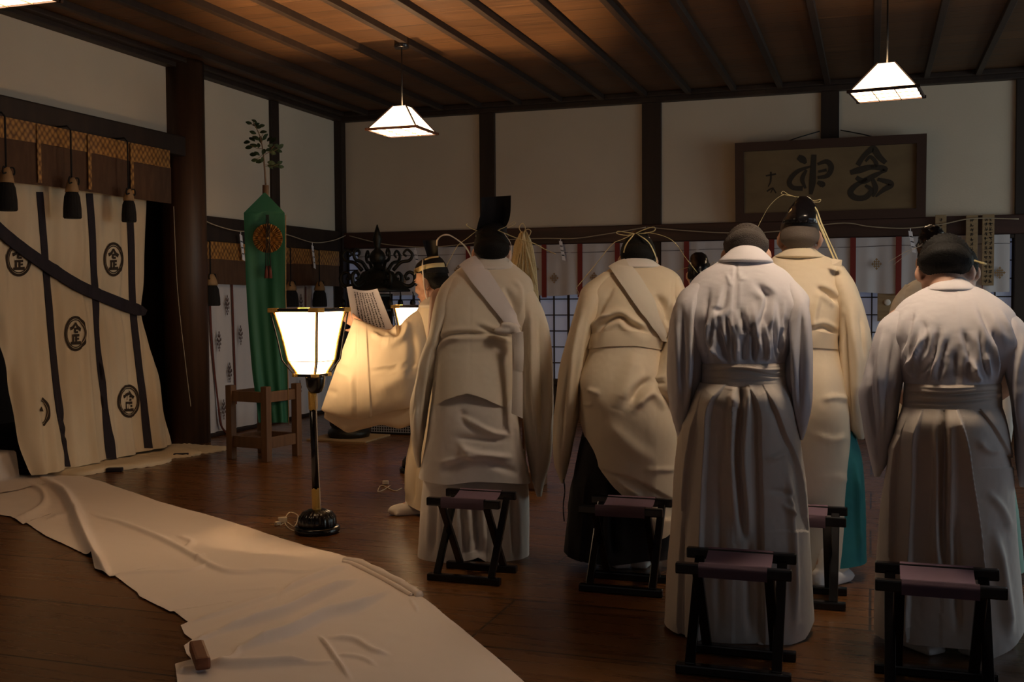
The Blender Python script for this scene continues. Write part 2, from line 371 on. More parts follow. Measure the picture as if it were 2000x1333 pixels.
for (x0, x1, lab, rr) in segs:
    t = valance_piece(x0, x1, lab, rr)
    for k in range(int((x1-x0)/.222)):
        xx = x0+.14+.222*k
        if min([abs(xx-r) for r in rr]+[9]) < .065: continue
        flower_crest(t, xx, 1.60 if k % 2 else 1.50, .062, M['crestgold'], YB-.115)

# ------------------------------------------------------------------ framed calligraphy
FY = YB-.14
fr = root_obj('framed_calligraphy', (-.42, YB-.08, 2.06), 'dark-framed calligraphy panel with two large brushed characters hanging on the back wall', 'picture frame')
lean = lambda x, z: A(x, YB-.06-.10*(z-2.04), z)
fx0, fx1, fz0, fz1 = -1.33, .485, 2.045, 2.84
def lslab(x0, x1, z0, z1, th, nm, m):
    p = [lean(x0, z0), lean(x1, z0), lean(x1, z1), lean(x0, z1)]; return MB().slab(p, (0, -th, 0)).build(nm, m, fr, False)
bw = .088
fm = MB()
for (x0, x1, z0, z1) in ((fx0, fx1, fz0, fz0+bw), (fx0, fx1, fz1-bw, fz1), (fx0, fx0+bw, fz0+bw, fz1-bw), (fx1-bw, fx1, fz0+bw, fz1-bw)):
    fm.slab([lean(x0, z0), lean(x1, z0), lean(x1, z1), lean(x0, z1)], (0, -.055, 0))
fm.build('frame', M['framewood'], fr, False)
lslab(fx0+.05, fx1-.05, fz0+.05, fz1-.05, .025, 'panel', M['gilt'])
def brush(mb, pts, ws, place, th, n=24):
    """a brush stroke through 2-D points with widths ws, turned into a thin solid by place(x, z)"""
    P = catmull(pts, n); Wd = catmull(np.array(ws, float)[:, None], n)[:, 0]
    T = np.gradient(P, axis=0); T /= np.linalg.norm(T, axis=1)[:, None]+1e-9; Nn = np.c_[-T[:, 1], T[:, 0]]
    a = [place(*(p+nn*wd/2)) for p, nn, wd in zip(P, Nn, Wd)]; b = [place(*(p-nn*wd/2)) for p, nn, wd in zip(P, Nn, Wd)]
    mb.grid([a, b]); mb.grid([[p+A(*th) for p in a], [p+A(*th) for p in b]]); return mb
def zoomxz(x, y):
    p = on_Y(x*.36+1280, y*.36+120, YB-.12); return (p[0], p[2])
pl = lambda x, z: lean(x, z)+A(0, -.0262, 0)
def strokes(name, lst, m=M['framedink']):
    b = MB()
    for pts, ws in lst: brush(b, [zoomxz(*p) for p in pts], [q*.0019 for q in ws], pl, (0, -.001, 0))
    return b.build(name, m, fr)
strokes('brushed_character', [
    ([(1098, 565), (1128, 520), (1165, 485), (1185, 478), (1215, 520), (1250, 552)], [26, 24, 30, 34, 30, 22]),
    ([(1140, 545), (1168, 520), (1200, 560), (1170, 575)], [12, 18, 20, 12]),
    ([(1058, 605), (1110, 590), (1175, 575), (1245, 585), (1225, 605)], [24, 34, 26, 30, 12]),
    ([(1090, 630), (1130, 650), (1190, 620), (1232, 600)], [20, 30, 26, 14]),
    ([(1150, 640), (1085, 675), (1058, 712), (1085, 740), (1140, 738), (1172, 700), (1140, 672)], [16, 26, 30, 30, 28, 26, 14]),
    ([(1180, 640), (1195, 690), (1180, 735)], [18, 26, 10]),
    ([(1205, 640), (1262, 655), (1278, 672), (1235, 700), (1195, 735)], [16, 28, 30, 22, 8])])
strokes('brushed_character', [
    ([(775, 520), (800, 535), (818, 555)], [26, 36, 14]), ([(845, 570), (770, 600), (728, 650), (745, 685), (800, 690)], [10, 22, 26, 24, 26]),
    ([(862, 508), (856, 590), (852, 660), (842, 722)], [26, 30, 34, 18]), ([(820, 590), (798, 640), (815, 690)], [14, 22, 12]),
    ([(880, 560), (930, 545), (955, 575), (935, 620), (880, 632)], [14, 24, 28, 24, 14]), ([(885, 600), (930, 590)], [12, 16]), ([(880, 655), (905, 668), (915, 680)], [18, 32, 16])])
strokes('signature', [([(600, 622), (655, 612)], [8, 10]), ([(628, 600), (626, 650), (612, 680)], [9, 9, 5]), ([(605, 705), (635, 690), (655, 715)], [9, 8, 7]), ([(640, 685), (625, 715)], [8, 5])])
for sg in (-1, 1):
    x = -.41+sg*.10
    MB().tube([A(x, YB-.05, 2.935), A(x+sg*.20, YB-.09, 2.88), A(x+sg*.33, YB-.12, 2.835)], .006, 6).build('hanging_cord', M['darkcord'], fr)

# ------------------------------------------------------------------ tall wooden name tablets at the right end of the beam
tabs = [(1827, 1848, 420, 488, 'first wooden tablet from the left, apart from the others on the back beam'), (1887, 1909, 421, 543, 'wooden tablet in the middle of the three on the back beam'),
        (1919, 1941, 419, 558, 'rightmost tall wooden tablet with brushed writing on the back beam')]
for x0, x1, y0, y1, lab in tabs:
    a = on_Y(x0, y0, YB-.14); b = on_Y(x1, y1, YB-.14)
    t = root_obj('wooden_tablet', ((a[0]+b[0])/2, YB-.13, b[2]), lab, 'tablet', None)
    MB().box((a[0], YB-.135, b[2]), (b[0], YB-.122, a[2]), .002).build('board', M['tablet'], t)
    wr_ = MB(); n = int((a[2]-b[2])/.045)
    for c in ((.5,) if x0 < 1900 else (.33, .7)):
        for k in range(n-1):
            z = a[2]-.05-k*.045; x = a[0]+(b[0]-a[0])*c; s = .016
            for q in range(4):
                u = RNG.uniform(-1, 1, 4); hz = q % 2
                p0 = (x+(-s if hz else u[0]*s*.7), z+(u[1]*s*.8 if hz else s)); p1 = (x+(s if hz else u[2]*s*.7), z+(u[1]*s*.8+.003 if hz else -s))
                brush(wr_, [p0, p1], [.005, .003], lambda x, z: A(x, YB-.1362, z), (0, -.0006, 0), 4)
    wr_.build('brushed_writing', M['ink'], t)
# board on the shoji with a white knob
p = on_Y(1732, 592, YB-.08)
t = root_obj('wall_board', p, 'small brown board with a white knob against the paper windows', 'board')
q0, q1 = on_Y(1714, 564, YB-.06), on_Y(1749, 628, YB-.06)
MB().box((q0[0], YB-.07, q1[2]), (q1[0], YB-.04, q0[2]), .004).build('board', M['tablet'], t)
k = on_Y(1733, 591, YB-.075); MB().sphere(k, (.032, .014, .032)).build('knob', M['white'], t)

# ------------------------------------------------------------------ sacred rope with paper streamers
def rope(name, pts, lab):
    t = root_obj(name, pts[0], lab, 'rope')
    MB().tube(catmull(np.array(pts), 60), .0055, 7).build('rope_cord', M['hempcord'], t); return t
def shide(p, lab, sc=1., ax=(0, 1, 0)):
    t = root_obj('paper_streamer', p, lab, 'paper streamer', None)
    ax = A(*ax); b = MB(); z = p[2]; off = 0.; ny = np.cross(ax, A(0, 0, 1))
    b.tube([A(*p), A(*p)-A(0, 0, .05*sc)], .004, 5)
    for k in range(4):
        wq = .045*sc; hq = .085*sc; z0 = p[2]-.03*sc-k*.062*sc; c = A(p[0], p[1], 0)+ax*(off)
        b.slab([c-ax*wq/2+A(0, 0, z0), c+ax*wq/2+A(0, 0, z0-.012*sc), c+ax*wq*.7+A(0, 0, z0-hq), c-ax*wq*.3+A(0, 0, z0-hq+.012*sc)], ny*.003)
        off += .012*sc; 
    b.build('folded_paper', M['paper'], t, False); return t
XW = XL+.12
rope('sacred_rope', [on_X(376, 419, XW), on_X(420, 440, XW), on_X(470, 452, XW), on_X(520, 449, XW), on_X(565, 460, XW), on_X(612, 474, XW), on_X(650, 470, XW), on_X(676, 460, XW)], 'thin sacred rope sagging along the left wall behind the green banner')
YW = YB-.15
rope('sacred_rope', [on_Y(x, y, YW) for x, y in ((682, 461), (750, 477), (830, 483), (900, 478), (960, 470), (1060, 466), (1120, 466), (1180, 458), (1262, 444))], 'thin sacred rope sagging across the left half of the back wall')
rope('sacred_rope', [on_Y(x, y, YW) for x, y in ((1264, 444), (1330, 450), (1420, 455), (1520, 452), (1640, 436), (1700, 443), (1770, 446), (1840, 438), (1900, 427), (1990, 428))], 'thin sacred rope under the framed calligraphy on the back wall')
shide(on_X(470, 452, XW), 'white zigzag paper streamer just left of the green banner', .95)
shide(on_X(610, 474, XW), 'white zigzag paper streamer over the gold brocade right of the green banner', .95)
for px, py, lab in ((811, 484, 'white paper streamer on the rope left of the reading priest’s hat'), (1095, 466, 'white paper streamer on the rope right of the hemp wand'), (1778, 446, 'white paper streamer on the rope near the small wall board')):
    shide(on_Y(px, py, YW), lab, .8, (1, 0, 0))
# ================================================================== LAMPS
def pendant(x, y, rz, zb, size, label, under='lamp_base', group='pyramid pendant lamps'):
    h = .205; t = size*.26; s = size/2
    o = root_obj('pendant_lamp', (x, y, zb), label, 'lamp', group)
    c, sn = math.cos(rz), math.sin(rz); R = lambda a, b, z: A(x+a*c-b*sn, y+a*sn+b*c, zb+z)
    sg = ((-1, -1), (1, -1), (1, 1), (-1, 1))
    B = [R(a*s*.97, b*s*.97, .012) for a, b in sg]; T = [R(a*t/2, b*t/2, h) for a, b in sg]
    m = MB()
    for i in range(4): m.slab([B[i], B[(i+1) % 4], T[(i+1) % 4], T[i]], (0, 0, -.002))
    m.build('paper_shade', M['lamp_paper'], o, False)
    m = MB(); m.slab([R(a*s*.97, b*s*.97, .0035) for a, b in sg], (0, 0, .002)); m.build('paper_underside', M[under], o, False)
    f = MB(); e = .013
    for i in range(4):
        p, q = R(sg[i][0]*s, sg[i][1]*s, .004), R(sg[(i+1) % 4][0]*s, sg[(i+1) % 4][1]*s, .004); d = (q-p)/np.linalg.norm(q-p)
        f.beam(p-d*.016, q+d*.016, e*1.25, e*1.5)
        f.beam(R(sg[i][0]*s*.985, sg[i][1]*s*.985, .008), R(sg[i][0]*t/2*1.03, sg[i][1]*t/2*1.03, h+.004), e*.75, e*.75)
    f.build('frame', M['framewood'], o, False)
    g = MB()
    for k in (-.333, .333):
        g.beam(R(-s*.96, k*s, -.003), R(s*.96, k*s, -.003), .006, .005); g.beam(R(k*s, -s*.96, -.003), R(k*s, s*.96, -.003), .006, .005)
    g.build('lattice', M['tablet'], o, False)
    MB().tube([R(0, 0, h), A(x, y, ZC-.08)], .006, 8).build('cord', M['darkcord'], o)
    MB().lathe([(.055, -.085), (.06, -.08), (.06, -.002)], (x, y, ZC), 20).build('ceiling_mount', M['black'], o)
    return o
pendant(-3.66, 8.14, .0, 2.655, .43, 'lit pyramid pendant lamp hanging over the reading priest, left of the tall hat')
pendant(.085, 7.80, -.13, 2.655, .43, 'lit pyramid pendant lamp hanging in front of the framed calligraphy')
pendant(-3.72, 3.82, .0, 2.655, .43, 'lit pyramid pendant lamp cut off by the top left corner')
pendant(.08, 4.30, .0, 2.655, .43, 'lit pyramid pendant lamp above the two worshippers in front, over the frame edge', 'lamp_base_bright')

def floor_lantern(p, rz, label, cord_side, lean=(0, 0)):
    o = root_obj('floor_lantern', p, label, 'lantern', 'paper floor lanterns')
    c0 = A(*p); H = 1.255
    ln = lambda z: A(p[0]+lean[0]*z, p[1]+lean[1]*z, p[2]+z)
    # ribbed round base
    MB().lathe([(.123, 0), (.126, .012), (.126, .028), (.118, .036)], c0, 40).lathe([(.104, .034), (.108, .05), (.105, .085), (.085, .112), (.045, .128), (.028, .13)], c0, 96, 22, .055).build('base', M['black'], o)
    MB().tube([ln(.125), ln(.775)], .021, 20).build('pole', M['black'], o)
    for z0, z1, up in ((.128, .238, 1), (.69, .785, 0)):
        m = MB(); n = 20; G = []
        for k in range(n+1):
            a = 2*math.pi*k/n; e = .012*abs(math.sin(3*a)); zz = (z0, z1+e*1.0) if up else (z0-e, z1)
            G.append([ln(zz[0])+.0245*A(math.cos(a), math.sin(a), 0), ln((zz[0]+zz[1])/2)+.0245*A(math.cos(a), math.sin(a), 0), ln(zz[1])+.0245*A(math.cos(a), math.sin(a), 0)])
        m.grid(G).build('brass_sleeve', M['gold'], o)
    MB().lathe([(.02, .775), (.034, .782), (.048, .81), (.054, .85), (.055, .872), (.05, .876)], ln(0), 28).build('cup', M['black'], o)
    prof = [(.885, .078), (.905, .090), (.93, .107), (.952, .121), (.962, .126), (1.0, .133), (1.06, .145), (1.12, .160), (1.18, .177), (1.225, .191)]  # z, half diagonal
    cs = lambda z, r, k: ln(z)+r*A(math.cos(rz+k*math.pi/2), math.sin(rz+k*math.pi/2), 0)
    G = []
    for z, r in prof:
        row = []
        for k in range(4):
            for f in np.linspace(0, 1, 5)[:-1]: row.append(cs(z, r, k)*(1-f)+cs(z, r, k+1)*f)
        G.append(row)
    MB().grid(G, False, True).build('paper_shade', M['lantern_paper'], o, False)
    m = MB()
    m.slab([cs(.879, .078, k) for k in range(4)], (0, 0, .004)); m.build('shade_floor', M['black'], o, False)
    for k in range(4):
        MB().tube([cs(z, r+.005, k) for z, r in prof], .0070, 8).build('rib', M['gold'], o)
        MB().tube([cs(z, r+.024+.012*math.sin(math.pi*i/9), k) for i, (z, r) in enumerate(prof) if z > .94 or i < 2], .0045, 6).build('outer_rib', M['black'], o)
        a, b = cs(.952, .1225, k), cs(.952, .1225, k+1); MB().beam(a, b, .004, .0045).build('cross_bar', M['gold'], o)
        a, b = cs(1.235, .217, k), cs(1.235, .217, k+1); MB().beam(a, b, .014, .020, bev=.003).build('top_rail', M['black'], o)
        a, b = cs(.876, .098, k), cs(.876, .098, k+1); MB().beam(a, b, .012, .016, bev=.003).build('bottom_rail', M['black'], o)
        for z, r, e, wq, hq in ((1.235, .218, .055, .018, .024), (.876, .098, .026, .015, .019)):
            c = cs(z, r, k); f = MB()
            for kk in (k-1, k+1):
                d = cs(z, r, kk)-c; d /= np.linalg.norm(d); f.beam(c-d*.010, c+d*e, wq, hq, bev=.003)
            f.build('brass_fitting', M['gold'], o)
    MB().sphere(ln(1.0), (.028, .028, .036), nu=14, nv=8).build('bulb', M['bulb'], o)
    MB().tube([ln(.88), ln(.965)], .012, 10).build('bulb_holder', M['plug'], o)
    # flex from the cup down the pole to the floor
    MB().tube(catmull([ln(.87)+A(.05, -.02, 0), ln(.83)+A(.06, -.02, 0), ln(.79)+A(.04, -.02, 0), ln(.7)+A(.026, -.012, 0), ln(.4)+A(.025, -.008, 0), ln(.14)+A(.03, -.01, 0)], 40), .003, 6).build('flex', M['cord'], o)
    return o
LP = on_floor(620, 1040)
floor_lantern(LP, math.radians(-50), 'glowing paper floor lantern on a black pole beside the white runner', 1, (-.028, .008))
LP2 = A(-3.22, 7.35, 0)
floor_lantern(LP2, math.radians(-25), 'second glowing floor lantern half hidden behind the reading priest', 1)

# plugs and flex lying by the lantern
def plug(pts, blk, label):
    t = root_obj('power_plug', pts[0], label, 'plug', None)
    MB().tube(catmull(pts, 60), .0035, 6).build('flex', M['plug'], t)
    b = MB()
    for (c, d, sz) in blk: b.beam(A(*c)-A(*d)*sz[0]/2, A(*c)+A(*d)*sz[0]/2, sz[1], sz[2], bev=.005)
    b.build('plug_body', M['plug'], t); return t
q = lambda x, y, z=.0035: on_floor(x, y)+A(0, 0, z)
plug([q(548, 1028), q(560, 1022), q(575, 1030), q(582, 1018, .03), q(565, 1012, .03), q(556, 1022), q(572, 1038), q(600, 1036), q(590, 1026, .02), q(575, 1022)], [(q(552, 1022, .018), (.8, .6, 0), (.05, .03, .032)), (q(542, 1027, .012), (.3, .9, 0), (.035, .026, .022))], 'tangle of cream plug and flex on the floor left of the lantern base')
plug([q(762, 950), q(750, 958), q(738, 962), q(745, 950), q(770, 960), q(785, 955)], [(q(753, 947, .014), (.9, .3, 0), (.045, .026, .026))], 'cream plug and flex on the floor between lantern and reading priest')

# ================================================================== LEFT WALL: VALANCES, CURTAINS, TASSELS
def band(parent, name, Y0, Y1, z0, z1, X, m, wave=.006, top=None):
    n = max(8, int((Y1-Y0)/.03)); G = []
    for j in range(9):
        v = j/8; G.append([A(X+wave*math.sin(y*11)*(.3+.7*v)+.5*wave*math.sin(y*29)*v, y, z1+(z0-z1)*v+.006*math.sin(y*3.1)*v) for y in np.linspace(Y0, Y1, n)])
    G2 = [[p+A(-.006, 0, 0) for p in r] for r in G]
    b = MB(); b.grid(G).grid(G2); b.grid([[a, c] for a, c in zip(G[-1], G2[-1])]); b.grid([[a, c] for a, c in zip([r[-1] for r in G], [r[-1] for r in G2])])
    return b.build(name, m, parent)
t = root_obj('brocade_valance', (XL+.14, 6, 2.12), 'gold brocade valance with a brown lower border over the crested curtain', 'valance', None)
band(t, 'gold_band', 3.5, 7.865, 2.425, 2.57, XL+.192, M['brocade']); band(t, 'brown_border', 3.5, 7.885, 2.125, 2.43, XL+.185, M['brownband'], .008)
for y in (5.25, 6.32, 6.85, 7.35): band(t, 'woven_ribbon', y-.018, y+.018, 2.14, 2.56, XL+.203, M['brocade'], .002)
t = root_obj('brocade_valance', (XL+.1, 9.8, 1.43), 'gold brocade valance with a brown lower border behind the green banner', 'valance', None)
band(t, 'gold_band', 8.46, 11.13, 1.665, 1.832, XL+.085, M['brocade']); band(t, 'brown_border', 8.46, 11.13, 1.432, 1.67, XL+.08, M['brownband'], .010)
def tassel(px, y0, y1, X, ztop, label, group, half):
    a = on_X(px, y0, X); b = on_X(px, y1, X); L = a[2]-b[2]
    t = root_obj('tassel', (a[0], a[1], b[2]), label, 'tassel', group)
    MB().tube([A(XL+.05, a[1], ztop+.02), A(XL+.075 if ztop < 2 else XL+.262, a[1], ztop+.02), A(a[0], a[1], ztop-.01), A(a[0], a[1], a[2])], .007, 7).build('cord', M['tassel'], t)
    c = A(a[0], a[1], 0); h = half
    MB().lathe([(h*.35, a[2]+.01), (h*.55, a[2]-.02), (h*.72, a[2]-L*.22), (h*.78, a[2]-L*.33)], c, 16, 8, .15).build('cap', M['tasselcap'], t)
    MB().lathe([(h*.6, a[2]-L*.30), (h*.85, a[2]-L*.45), (h*.98, a[2]-L*.75), (h*1.0, b[2]+.01), (h*.9, b[2])], c, 36, 18, .10).build('skirt', M['tassel'], t)
    k = MB()
    for s in (-1, 1): k.tube(catmull([c+A(0, 0, a[2]), c+A(.02, s*.045, a[2]+.01), c+A(.02, s*.05, a[2]-.035), c+A(.02, 0, a[2]-.02)], 14), .006, 6)
    k.build('knot', M['tassel'], t)
    return t
tg = 'black tassels in front of the crested curtain'
tassel(12, 330, 412, XL+.29, 2.56, 'black tassel with gold cap at the left edge of the picture', tg, .068)
tassel(140, 350, 427, XL+.29, 2.56, 'black tassel with gold cap between the first two dark ribbons of the crested curtain', tg, .066)
tassel(251, 372, 434, XL+.29, 2.56, 'black tassel with gold cap nearest the round column', tg, .058)
tg = 'black tassels in front of the flowered curtain'
tassel(411, 538, 598, XL+.16, 1.83, 'black tassel left of the green banner', tg, .085)
tassel(568, 552, 600, XL+.16, 1.83, 'black tassel just right of the green banner', tg, .08)
tassel(624, 552, 600, XL+.16, 1.83, 'black tassel farthest right, above the floor lantern', tg, .08)

# ---- large crested curtain of the left bay: a height field X(y, z) over the wall plane
CX0 = XL+.085
def curt_off(Y, Z):
    v = np.clip((2.3-Z)/2.3, 0, 1)
    f = .016*np.sin(Y*15+.9*v)+.011*np.sin(Y*31+1.7+2*v)+.006*np.sin(Y*57+v*3)
    d = (Z-(.62+.62*(8.1-Y)/2.)) # folds gathered under the slanting strap
    strap = np.exp(-((Z-strap_z(Y))/.16)**2)
    return f*(.5+.9*v)-.035*strap+.05*v+.10*v**3
SP = [on_X(x, y, XL+.13) for x, y in ((-120, 350), (0, 448), (60, 497), (150, 555), (230, 590), (286, 611))]
def strap_z(Y): return np.interp(Y, [p[1] for p in SP], [p[2] for p in SP])
def on_curtain(x, y, off=.004):
    X = CX0
    for _ in range(4):
        p = on_X(x, y, X+off); X = CX0+float(curt_off(p[1], p[2]))
    return A(X+off, p[1], p[2])
cu = root_obj('crested_curtain', (XL+.15, 6.8, 0), 'unbleached cotton curtain with dark ribbons and round crests, gathered by a slanting strap', 'curtain')
Lp = catmull([on_curtain(*p) for p in ((-95, 330), (-60, 450), (-25, 560), (6, 660), (32, 780), (52, 870), (66, 915), (76, 930))], 160)
Rp = catmull([on_curtain(*p) for p in ((297, 370), (295, 430), (292, 520), (286, 600), (300, 670), (319, 745), (334, 820), (346, 868))], 160)
G = []
for l, r in zip(Lp, Rp):
    u = np.linspace(0, 1, 220); Y = l[1]+(r[1]-l[1])*u; Z = l[2]+(r[2]-l[2])*u; X = CX0+curt_off(Y, Z)
    X = X-.05*np.exp(-(u/.03)**2)-.05*np.exp(-((1-u)/.03)**2)
    G.append([A(*q) for q in zip(X, Y, Z)])
G2 = [[p+A(-.004, 0, 0) for p in r] for r in G]
MB().grid(G).build('cloth', M['curtain'], cu)
def conform(pts, wpx, m, name, off=.006, n=70, curtain=True, end=None):
    C = catmull(pts, n); Gr = []
    for i, c in enumerate(C):
        Gr.append([on_curtain(c[0]+s*wpx/2, c[1], off) for s in (-1, -.33, .33, 1)])
    b = MB(); b.grid(Gr); b.grid([[p-A(.004, 0, 0) for p in r] for r in Gr]); return b.build(name, m, cu)
for pts in (((78, 375), (86, 470), (93, 560), (103, 680), (116, 800), (132, 870), (137, 912)), ((175, 378), (181, 460), (187, 580), (197, 720), (212, 830), (218, 862), (221, 897)), ((252, 385), (257, 480), (260, 600), (270, 700), (286, 820), (293, 876))):
    conform(pts, 13, M['strap'], 'dark_ribbon')
C = catmull([(-60, 388), (0, 449), (60, 497), (150, 556), (230, 591), (262, 603), (287, 611)], 80); Gr = []
for i, c in enumerate(C):
    T = C[min(i+1, 79)]-C[max(i-1, 0)]; T /= np.linalg.norm(T); nn = A(-T[1], T[0]); wq = 11.5*(1-.55*max(0, (i-66)/13)**2)
    Gr.append([on_curtain(*(c+nn*s*wq), .030) for s in (-1, -.4, .4, 1)])
b = MB(); b.grid(Gr); b.grid([[p-A(.012, 0, 0) for p in r] for r in Gr]); b.build('slanting_strap', M['strap'], cu)
def crest_mark(cx, cy, rx, ry, part=False):
    b = MB(); th = (-.001, 0, 0)
    P = lambda u, v: on_curtain(cx+u*rx, cy-v*ry, .0062)
    ring = [(math.cos(a), math.sin(a)) for a in (np.linspace(0, 2*math.pi, 49) if not part else np.linspace(-1.0, 1.15, 22))]
    brush(b, ring, [.16]*len(ring), P, th, 110 if not part else 50)
    ring2 = [(x*.84, y*.84) for x, y in ring]; brush(b, ring2, [.06]*len(ring), P, th, 110 if not part else 50)
    g = [([(-.52, .28), (-.22, .40), (0, .66)], [.16, .13, .08]), ([(0, .66), (.22, .40), (.52, .22)], [.08, .14, .18]), ([(-.06, .34), (-.06, .06)], [.13, .13]),
         ([(-.06, .30), (.22, .30)], [.09, .10]), ([(-.06, .08), (.24, .10)], [.09, .11]), ([(-.34, -.12), (.36, -.10)], [.11, .12]), ([(-.24, -.14), (-.24, -.54)], [.12, .13]),
         ([(.06, -.12), (.06, -.54)], [.13, .13]), ([(.06, -.33), (.34, -.31)], [.09, .10]), ([(-.46, -.60), (.50, -.56)], [.13, .16])]
    if part: g = [([(.22, .12), (.46, .22)], [.10, .26])]
    for pts, ws in g: brush(b, pts, [q_*1.3 for q_ in ws], P, th, 10)
    return b.build('crest', M['crest'], cu)
crest_mark(37, 507, 23, 31); crest_mark(222, 507, 18, 31); crest_mark(148, 652, 20, 32); crest_mark(252, 784, 19.5, 30); crest_mark(74, 806, 21, 30, True)
# cloth trailing on the floor in stacked flaps
for pts, z in ((((76, 931), (140, 918), (222, 897), (318, 899), (333, 903), (290, 913), (212, 922), (160, 931), (110, 931)), .030), (((215, 899), (290, 880), (345, 872), (392, 886), (372, 893), (330, 897), (280, 899)), .020), (((292, 881), (345, 868), (400, 872), (446, 875), (440, 881), (396, 887), (340, 884)), .011)):
    P = [on_floor(x, y) for x, y in pts]; b = MB(); n = len(P); c = sum(P)/n
    rings = []
    for s, h in ((1.0, .001), (1.0, z*.7), (.96, z), (.6, z+.006), (.25, z+.003)): rings.append([c+(p-c)*s+A(0, 0, h+.004*math.sin(9*k)) for k, p in enumerate(catmull(P+[P[0]], 60)[:-1])])
    b.grid(rings, True, True); b.add(rings[-1], [list(range(59))], True); b.build('trailing_hem', M['curtain'], cu)
b = MB()
for x, y in ((222, 922), (352, 893)): 
    c = on_floor(x, y); b.beam(c+A(-.05, -.02, .016), c+A(.06, .03, .016), .05, .028, bev=.008)
b.build('ribbon_end', M['strap'], cu)
b = MB(); b.tube(catmull([A(XL+.17, 7.93, 2.1), A(XL+.17, 7.96, 1.4), A(XL+.18, 8.04, .75), A(XL+.2, 8.08, .35)], 30), .004, 6); b.build('pull_cord', M['hempcord'], cu)

# ---- flowered white curtain of the far-left bay
fc = root_obj('flowered_curtain', (XL+.05, 9.7, .03), 'white curtain with leaf-like crests and red-brown ribbons behind the green banner', 'curtain')
YL = np.linspace(8.45, 11.08, 200); G = []
xo = lambda y: .012*np.sin(y*17)+.007*np.sin(y*37+1)
for j in range(30):
    v = j/29; G.append([A(XL+.03+xo(y)*(.3+.7*v), y, 1.47-1.43*v) for y in YL])
MB().grid(G).build('cloth', M['curtain_white'], fc)
def wall_strip(pts, w_, m, nm):
    C = [on_X(x, y, XL+.05) for x, y in pts]; C = catmull(C, 30)
    b = MB(); g = [[A(XL+.052, p[1]-w_/2, p[2]), A(XL+.056, p[1], p[2]), A(XL+.052, p[1]+w_/2, p[2])] for p in C]; b.grid(g); b.build(nm, m, fc)
wall_strip(((409, 560), (412, 640), (418, 720), (427, 800), (432, 832)), .030, M['redbrown'], 'ribbon'); wall_strip(((453, 555), (456, 650), (459, 740), (461, 790)), .030, M['redbrown'], 'ribbon')
wall_strip(((376, 700), (379, 780), (383, 856)), .018, M['red'], 'ribbon')
wall_strip(((597, 560), (597, 600)), .028, M['redbrown'], 'ribbon'); wall_strip(((600, 650), (601, 740)), .028, M['redbrown'], 'ribbon')
def leaf_crest(px, py, s=1.):
    c = on_X(px, py, XL+.055); b = MB()
    for (u, v, r) in ((0, .95, .20), (-.24, .62, .2), (.24, .62, .2), (0, .42, .18), (-.5, .2, .22), (.5, .2, .22), (-.2, .02, .2), (.2, .02, .2), (-.45, -.3, .18), (.45, -.3, .18), (0, -.38, .22), (-.18, -.72, .15), (.18, -.7, .15), (0, -1., .16)):
        cc = c+A(0, u*.052*s, v*.086*s); rr = r*.060*s
        b.slab([cc+A(0, rr*.75*math.cos(a), rr*1.35*math.sin(a)) for a in np.linspace(0, 2*math.pi, 9)[:-1]], (.0012, 0, 0))
    b.build('leaf_crest', M['crestleaf'], fc, False)
for p in ((383, 668), (404, 737), (391, 806), (428, 667), (437, 800), (444, 596), (470, 655), (449, 728), (399, 605), (588, 592), (586, 760)): leaf_crest(*p)
conf = [on_X(x, y, XL+.06) for x, y in ((427, 800), (432, 832), (446, 850), (456, 862))]
MB().tube(catmull(conf, 14), .010, 6).build('ribbon_tail', M['redbrown'], fc)

# ================================================================== GREEN BANNER, BRANCH AND STAND
sq = [on_floor(456, 899), on_floor(536, 906), on_floor(576, 888)]; sq.append(sq[0]+sq[2]-sq[1])
BS = sum(sq)/4
bf = A(-BS[0]*0+.52, -.85, 0); bf /= np.linalg.norm(bf); br_ = A(-bf[1], bf[0], 0)
def bpx(x, y, off=0.):
    """point on the banner plane (faces the camera side of the hall), moved `off` towards the room"""
    r = ray(x, y); t = ((BS-CAM)@bf+off+.03)/(r@bf); return CAM+r*t
st = root_obj('banner_stand', BS, 'square wooden four-legged stand under the green banner', 'stand')
cS = sum(sq)/4; e1 = (sq[1]-sq[0]); e1 /= np.linalg.norm(e1); e2 = A(-e1[1], e1[0], 0)
hs = .185; L = []
for a, b2 in ((-1, -1), (1, -1), (1, 1), (-1, 1)):
    p = cS+e1*a*hs+e2*b2*hs; L.append(p)
    MB().box((-.030, -.030, 0), (.030, .030, .60), .005, (e1, e2, A(0, 0, 1)), p).build('leg', M['standwood'], st)
for i in range(4):
    for z0, z1 in ((.47, .555), (.10, .19)): MB().beam(L[i]+A(0, 0, (z0+z1)/2), L[(i+1) % 4]+A(0, 0, (z0+z1)/2), .028, z1-z0, bev=.004).build('rail', M['standwood'], st)
MB().beam(cS-e1*.17+A(0, 0, .15), cS+e1*.17+A(0, 0, .15), .09, .03, bev=.004).build('pole_block', M['standwood'], st)
bn = root_obj('green_banner', bpx(520, 830), 'tall green silk banner with a pointed top, hanging from a pole on the wooden stand', 'banner')
top = bpx(519, 362); MB().tube([A(cS[0], cS[1], .17), A(top[0], top[1], top[2])], .026, 16).build('pole', M['twig'], bn)
Ltop = [(476, 416), (478, 470), (480, 540), (483, 600), (487, 660), (493, 730), (500, 780), (505, 826)]
Rtop = [(556, 416), (557, 470), (558, 540), (559, 600), (561, 660), (563, 730), (564, 780), (565, 826)]
n = 120; Lc = catmull(Ltop, n); Rc = catmull(Rtop, n); G = []
def bn_off(u, v): return .035+.012*np.sin(u*9+v*2)*(.25+v)+.010*np.sin(u*21+1-v*3)*v+.008*np.sin(u*5+v*9)
